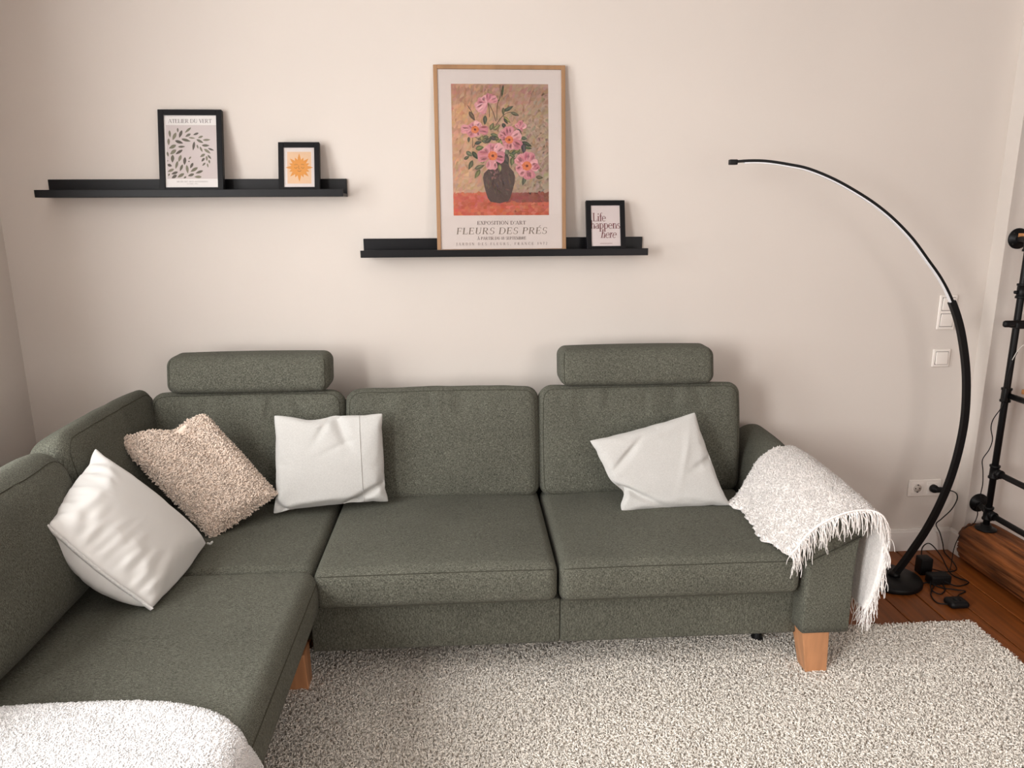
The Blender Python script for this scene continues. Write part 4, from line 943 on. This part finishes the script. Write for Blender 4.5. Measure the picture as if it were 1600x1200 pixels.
# ------------------------------------------------------------------ switches and socket
def plate(lo, hi, r=0.006): return rbox(lo, hi, r, None, 0.05, 3)
sw = thing('light_switch', (2.1065, 0, 1.13), 'white double light switch on the wall partly behind the lamp pole', 'switch')
part('frame', plate((2.066, -0.010, 1.052), (2.147, 0, 1.205)), 'plastic', sw)
for z0, z1 in ((1.066, 1.122), (1.137, 1.193)):
    part('rocker', rbox((2.0785, -0.0145, z0), (2.1345, -0.008, z1), 0.003, lambda p, s: np.column_stack([p[:, 0], p[:, 1]-0.002*s[:, 2], p[:, 2]]), 0.03, 2), 'plastic', sw)
    part('gap', box((2.0773, -0.0104, z0-0.0014), (2.1357, -0.0098, z1+0.0014)), 'gap', sw, False)
sw = thing('light_switch', (2.1065, 0, 0.924), 'white single light switch below the double one', 'switch')
part('frame', plate((2.066, -0.010, 0.884), (2.147, 0, 0.965)), 'plastic', sw)
part('rocker', rbox((2.0785, -0.0150, 0.8965), (2.1345, -0.008, 0.9525), 0.003, lambda p, s: np.column_stack([p[:, 0], p[:, 1]+0.002*s[:, 2], p[:, 2]]), 0.03, 2), 'plastic', sw)
part('gap', box((2.0773, -0.0104, 0.8951), (2.1357, -0.0098, 0.9539)), 'gap', sw, False)
sk = thing('wall_socket', (2.11, 0, 0.311), 'white double wall socket low on the wall behind the lamp', 'socket')
part('frame', plate((2.030, -0.010, 0.270), (2.186, 0, 0.352)), 'plastic', sk)
for xc in (2.0715, 2.1445):
    part('insert', rbox((xc-0.029, -0.0125, 0.282), (xc+0.029, -0.008, 0.340), 0.003, None, 0.03, 2), 'plastic', sk)
    part('ring', lathe([(0.021, 0.0008), (0.0225, -0.0012), (0.0215, -0.0018), (0.0195, 0.002)], (xc, -0.0125, 0.311), 'y', 28), 'plastic', sk)
    part('recess', lathe([(0, -0.0004), (0.0195, -0.0004), (0.0195, 0.001), (0, 0.001)], (xc, -0.0125, 0.311), 'y', 28), mat('socket_recess', (0.52, 0.47, 0.42), 0.5) if xc < 2.1 else 'plastic', sk)
    if xc < 2.1:
        for dx in (-0.0095, 0.0095): part('pin_hole', lathe([(0, -0.0012), (0.0030, -0.0012), (0.0030, 0.0005), (0, 0.0005)], (xc+dx, -0.0125, 0.311), 'y', 10), 'socketdark', sk)
        for dz in (-0.0175, 0.0175): part('earth_clip', box((xc-0.003, -0.0155, 0.311+dz-0.002), (xc+0.003, -0.0125, 0.311+dz+0.002)), 'socketdark', sk, False)
# plug with its cable running down to the floor
pg = thing('plug', (2.15, -0.02, 0.31), 'black plug in the right half of the wall socket with its cable', 'plug')
part('body', join(lathe([(0, -0.010), (0.0190, -0.010), (0.0190, -0.022), (0.016, -0.030), (0, -0.030)], (2.1445, -0.004, 0.311), 'y', 20), rbox((2.138, -0.042, 0.296), (2.196, -0.018, 0.320), 0.010, None, 0.02, 3)), 'blackplastic', pg)
part('cable', tube(spline([(2.190, -0.030, 0.306), (2.225, -0.034, 0.302), (2.250, -0.032, 0.285), (2.256, -0.030, 0.255), (2.235, -0.032, 0.210), (2.190, -0.035, 0.165), (2.168, -0.035, 0.140), (2.188, -0.040, 0.100), (2.205, -0.045, 0.050), (2.208, -0.060, 0.012), (2.205, -0.10, 0.004),
    (2.19, -0.16, 0.004), (2.16, -0.22, 0.004), (2.10, -0.235, 0.004), (2.05, -0.20, 0.004), (2.02, -0.215, 0.012)], 90), 0.0026, 6), 'blackplastic', pg)
ad = thing('power_adapter', (2.00, -0.22, 0), 'black power adapter standing behind the lamp base', 'adapter')
part('body', rbox((1.972, -0.255, 0.0), (2.026, -0.205, 0.078), 0.006, None, 0.03, 2), 'blackplastic', ad)
part('cable', tube(spline([(2.00, -0.21, 0.05), (2.03, -0.16, 0.085), (2.07, -0.15, 0.10), (2.10, -0.19, 0.06), (2.11, -0.26, 0.006), (2.14, -0.33, 0.004), (2.07, -0.36, 0.004), (2.02, -0.345, 0.02)], 50), 0.0026, 6), 'blackplastic', ad)
ad = thing('power_strip', (2.0, -0.31, 0), 'small black cable junction box lying right of the lamp base', 'adapter')
part('body', rbox((1.965, -0.345, 0.0), (2.055, -0.292, 0.042), 0.008, None, 0.03, 2), 'blackplastic', ad)
part('cable', tube(spline([(1.975, -0.32, 0.02), (1.935, -0.39, 0.010), (1.955, -0.42, 0.004), (2.00, -0.385, 0.004), (2.01, -0.345, 0.012)], 36), 0.0026, 6), 'blackplastic', ad)
fs = thing('foot_switch', (1.965, -0.505, 0), 'black oval foot switch on the floorboards by the rug corner', 'switch')
part('body', rbox((1.925, -0.540, 0.0), (2.005, -0.475, 0.030), 0.0145, None, 0.02, 4), 'blackplastic', fs)
part('button', lathe([(0, 0.031), (0.014, 0.031), (0.016, 0.028), (0, 0.028)], (1.965, -0.508, 0.002)), 'blackplastic', fs)
part('cable', tube(spline([(1.930, -0.515, 0.012), (1.900, -0.485, 0.004), (1.915, -0.42, 0.004), (1.965, -0.36, 0.005), (1.985, -0.335, 0.012)], 36), 0.0026, 6), 'blackplastic', fs)
part('cable', tube(spline([(1.985, -0.480, 0.012), (2.03, -0.43, 0.004), (2.075, -0.405, 0.004), (2.03, -0.385, 0.004), (1.99, -0.365, 0.004), (1.96, -0.335, 0.010), (1.92, -0.33, 0.004)], 40), 0.0026, 6), 'blackplastic', fs)

# ------------------------------------------------------------------ old beam and the pipe shelf standing on it
beam = thing('wooden_beam', (2.31, -0.8, 0), 'rough old wooden beam on the floor carrying the pipe shelf', 'beam')
V = []; ny, na = 110, 96; rgl = np.random.default_rng(5); kk = rgl.normal(size=(8, 2)); ph = rgl.random(8)*6.28
def beam_r(a, y):
    r = 0.100; c, s_ = math.cos(a), math.sin(a)
    r = min(0.105, 0.094/max(abs(c), abs(s_), 0.001)) if True else r
    r += 0.003*sum(math.sin(kk[i, 0]*2.2*a*round(abs(kk[i, 1])*2+1)/2.2+kk[i, 1]*6*y+ph[i]) for i in range(4))
    gr_ = math.sin(a*23+y*3+math.sin(y*5)*1.5)
    return r-0.007*max(0, gr_)**3-0.004*max(0, math.sin(a*41-y*7+2*math.sin(y*9)))**2
yb0, yb1 = -0.112, -1.75
for i in range(ny):
    t = i/(ny-1); y = yb0+(yb1-yb0)*t
    e = 1-0.10*max(0, 1-(yb0-y)/0.04)**2
    for j in range(na):
        a = 2*math.pi*j/na; r = beam_r(a if j else 0, y)*e; V.append((2.312+r*math.cos(a), y+(0.03*math.cos(a) if i == 0 else 0), max(0.0, 0.094+r*math.sin(a))))
Fs = [(i*na+j, (i+1)*na+j, (i+1)*na+(j+1) % na, i*na+(j+1) % na) for i in range(ny-1) for j in range(na)]
part('timber', (V, Fs), 'log', beam)
part('end_grain', ([V[j] for j in range(na)], [tuple(range(na))]), 'logend', beam, False); part('end_grain', ([V[(ny-1)*na+j] for j in range(na)], [tuple(range(na))[::-1]]), 'logend', beam, False)

sh = thing('pipe_shelf', (2.285, -0.2, 0.19), 'black iron pipe shelf frame standing on the old beam at the right edge', 'shelf')
PX, PY, PR = 2.283, -0.2, 0.0135
def pipe(name, a, b, r=PR): return part(name, tube(np.linspace(a, b, 4), r, 16), 'black', sh)
def fl_z(x, y, z): return part('floor_flange', lathe([(0, 0), (0.043, 0), (0.043, 0.006), (0.024, 0.010), (0.020, 0.024), (0, 0.024)], (x, y, z), 'z', 28), 'black', sh)
def wall_flange(x, z):
    o = part('wall_flange', lathe([(0, -0.080), (0.043, -0.080), (0.043, -0.086), (0.024, -0.090), (0.020, -0.104), (0, -0.104)], (x, 0, z), 'y', 28), 'black', sh)
    for a in (0.8, 2.4, 3.9, 5.5):
        s_ = obj('screw', lathe([(0, -0.0885), (0.0028, -0.0885), (0.0035, -0.086), (0, -0.086)], (x+0.033*math.cos(a), 0, z+0.033*math.sin(a)), 'y', 8), 'gap'); s_.parent = o
def fitting(x, y, z, axis, L=0.03, r=0.018):
    return part('pipe_fitting', lathe([(0, -L), (r+0.003, -L), (r+0.003, -L+0.008), (r, -L+0.010), (r, L-0.010), (r+0.003, L-0.008), (r+0.003, L), (0, L)], (x, y, z), axis, 18), 'black', sh)
for k, yy_ in enumerate((PY, -1.25)):
    fl_z(PX, yy_, 0.186); pipe('post', (PX, yy_, 0.19), (PX, yy_, 2.15))
    for z in (0.262, 0.455, 0.80, 1.24, 1.43): fitting(PX, yy_, z, 'z')
for z in (0.262, 0.455): pipe('rail', (PX, PY, z), (PX, -1.25, z), 0.0125); fitting(PX, PY-0.03, z, 'y', 0.012, 0.016)
for z in (0.262, 1.447): pipe('stub', (PX+0.035, -0.085, z), (PX, PY, z), 0.012); wall_flange(PX+0.041, z)
for z in (0.80, 1.43): pipe('rail', (PX, PY, z), (PX, -1.25, z), 0.0125)
part('thumb_screw', lathe([(0, -0.03), (0.007, -0.03), (0.007, -0.016), (0, -0.016)], (PX, PY, 1.235), 'x', 10), 'black', sh)
bevel(part('shelf_board', box((2.299, -1.40, 1.452), (2.56, -0.112, 1.470)), 'shelfwood', sh, False), 0.002)
bevel(part('shelf_board', box((2.312, -1.40, 0.815), (2.56, -0.246, 0.835)), 'shelfwood', sh, False), 0.002)
cl = thing('clip_holder', (2.29, -0.225, 1.108), 'black bracket clamped across the pipe shelf post', 'bracket')
part('arm', rbox((2.205, -0.236, 1.094), (2.40, -0.214, 1.122), 0.0105, None, 0.03, 4), 'blackplastic', cl)
part('clamp', rbox((2.252, -0.242, 1.088), (2.316, -0.180, 1.116), 0.006, None, 0.03, 2), 'blackplastic', cl)
part('inlay', box((2.226, -0.2368, 1.102), (2.248, -0.2358, 1.1035)), 'gap', cl, False)
cc = thing('switch_cord', (2.26, -0.22, 0.8), 'thin black cord with an inline switch hanging down the pipe shelf post', 'cord')
part('switch_body', rbox((2.252, -0.232, 0.775), (2.272, -0.214, 0.838), 0.006, None, 0.03, 2), 'blackplastic', cc)
part('cable', tube(spline([(2.262, -0.222, 0.78), (2.254, -0.222, 0.75), (2.226, -0.222, 0.700), (2.222, -0.222, 0.660), (2.236, -0.222, 0.610), (2.228, -0.222, 0.565), (2.205, -0.222, 0.520), (2.214, -0.222, 0.470), (2.222, -0.222, 0.410), (2.220, -0.222, 0.360), (2.228, -0.222, 0.325), (2.222, -0.21, 0.295), (2.244, -0.19, 0.25),
    (2.250, -0.165, 0.196), (2.230, -0.145, 0.17), (2.205, -0.140, 0.11), (2.190, -0.145, 0.06), (2.17, -0.17, 0.006), (2.13, -0.22, 0.004)], 110), 0.0020, 6), 'blackplastic', cc)
part('cable', tube(spline([(2.262, -0.222, 0.835), (2.258, -0.222, 0.88), (2.268, -0.222, 0.94), (2.285, -0.225, 0.99)], 24), 0.0020, 6), 'blackplastic', cc)
gc = thing('pale_cable', (2.30, -0.23, 1.0), 'thin pale cable arching away from the pipe shelf post', 'cable')
part('wire', tube(spline([(2.270, -0.222, 0.955), (2.288, -0.226, 1.000), (2.315, -0.23, 1.025), (2.36, -0.24, 1.035), (2.42, -0.25, 1.02)], 30), 0.0018, 6), 'greycable', gc)
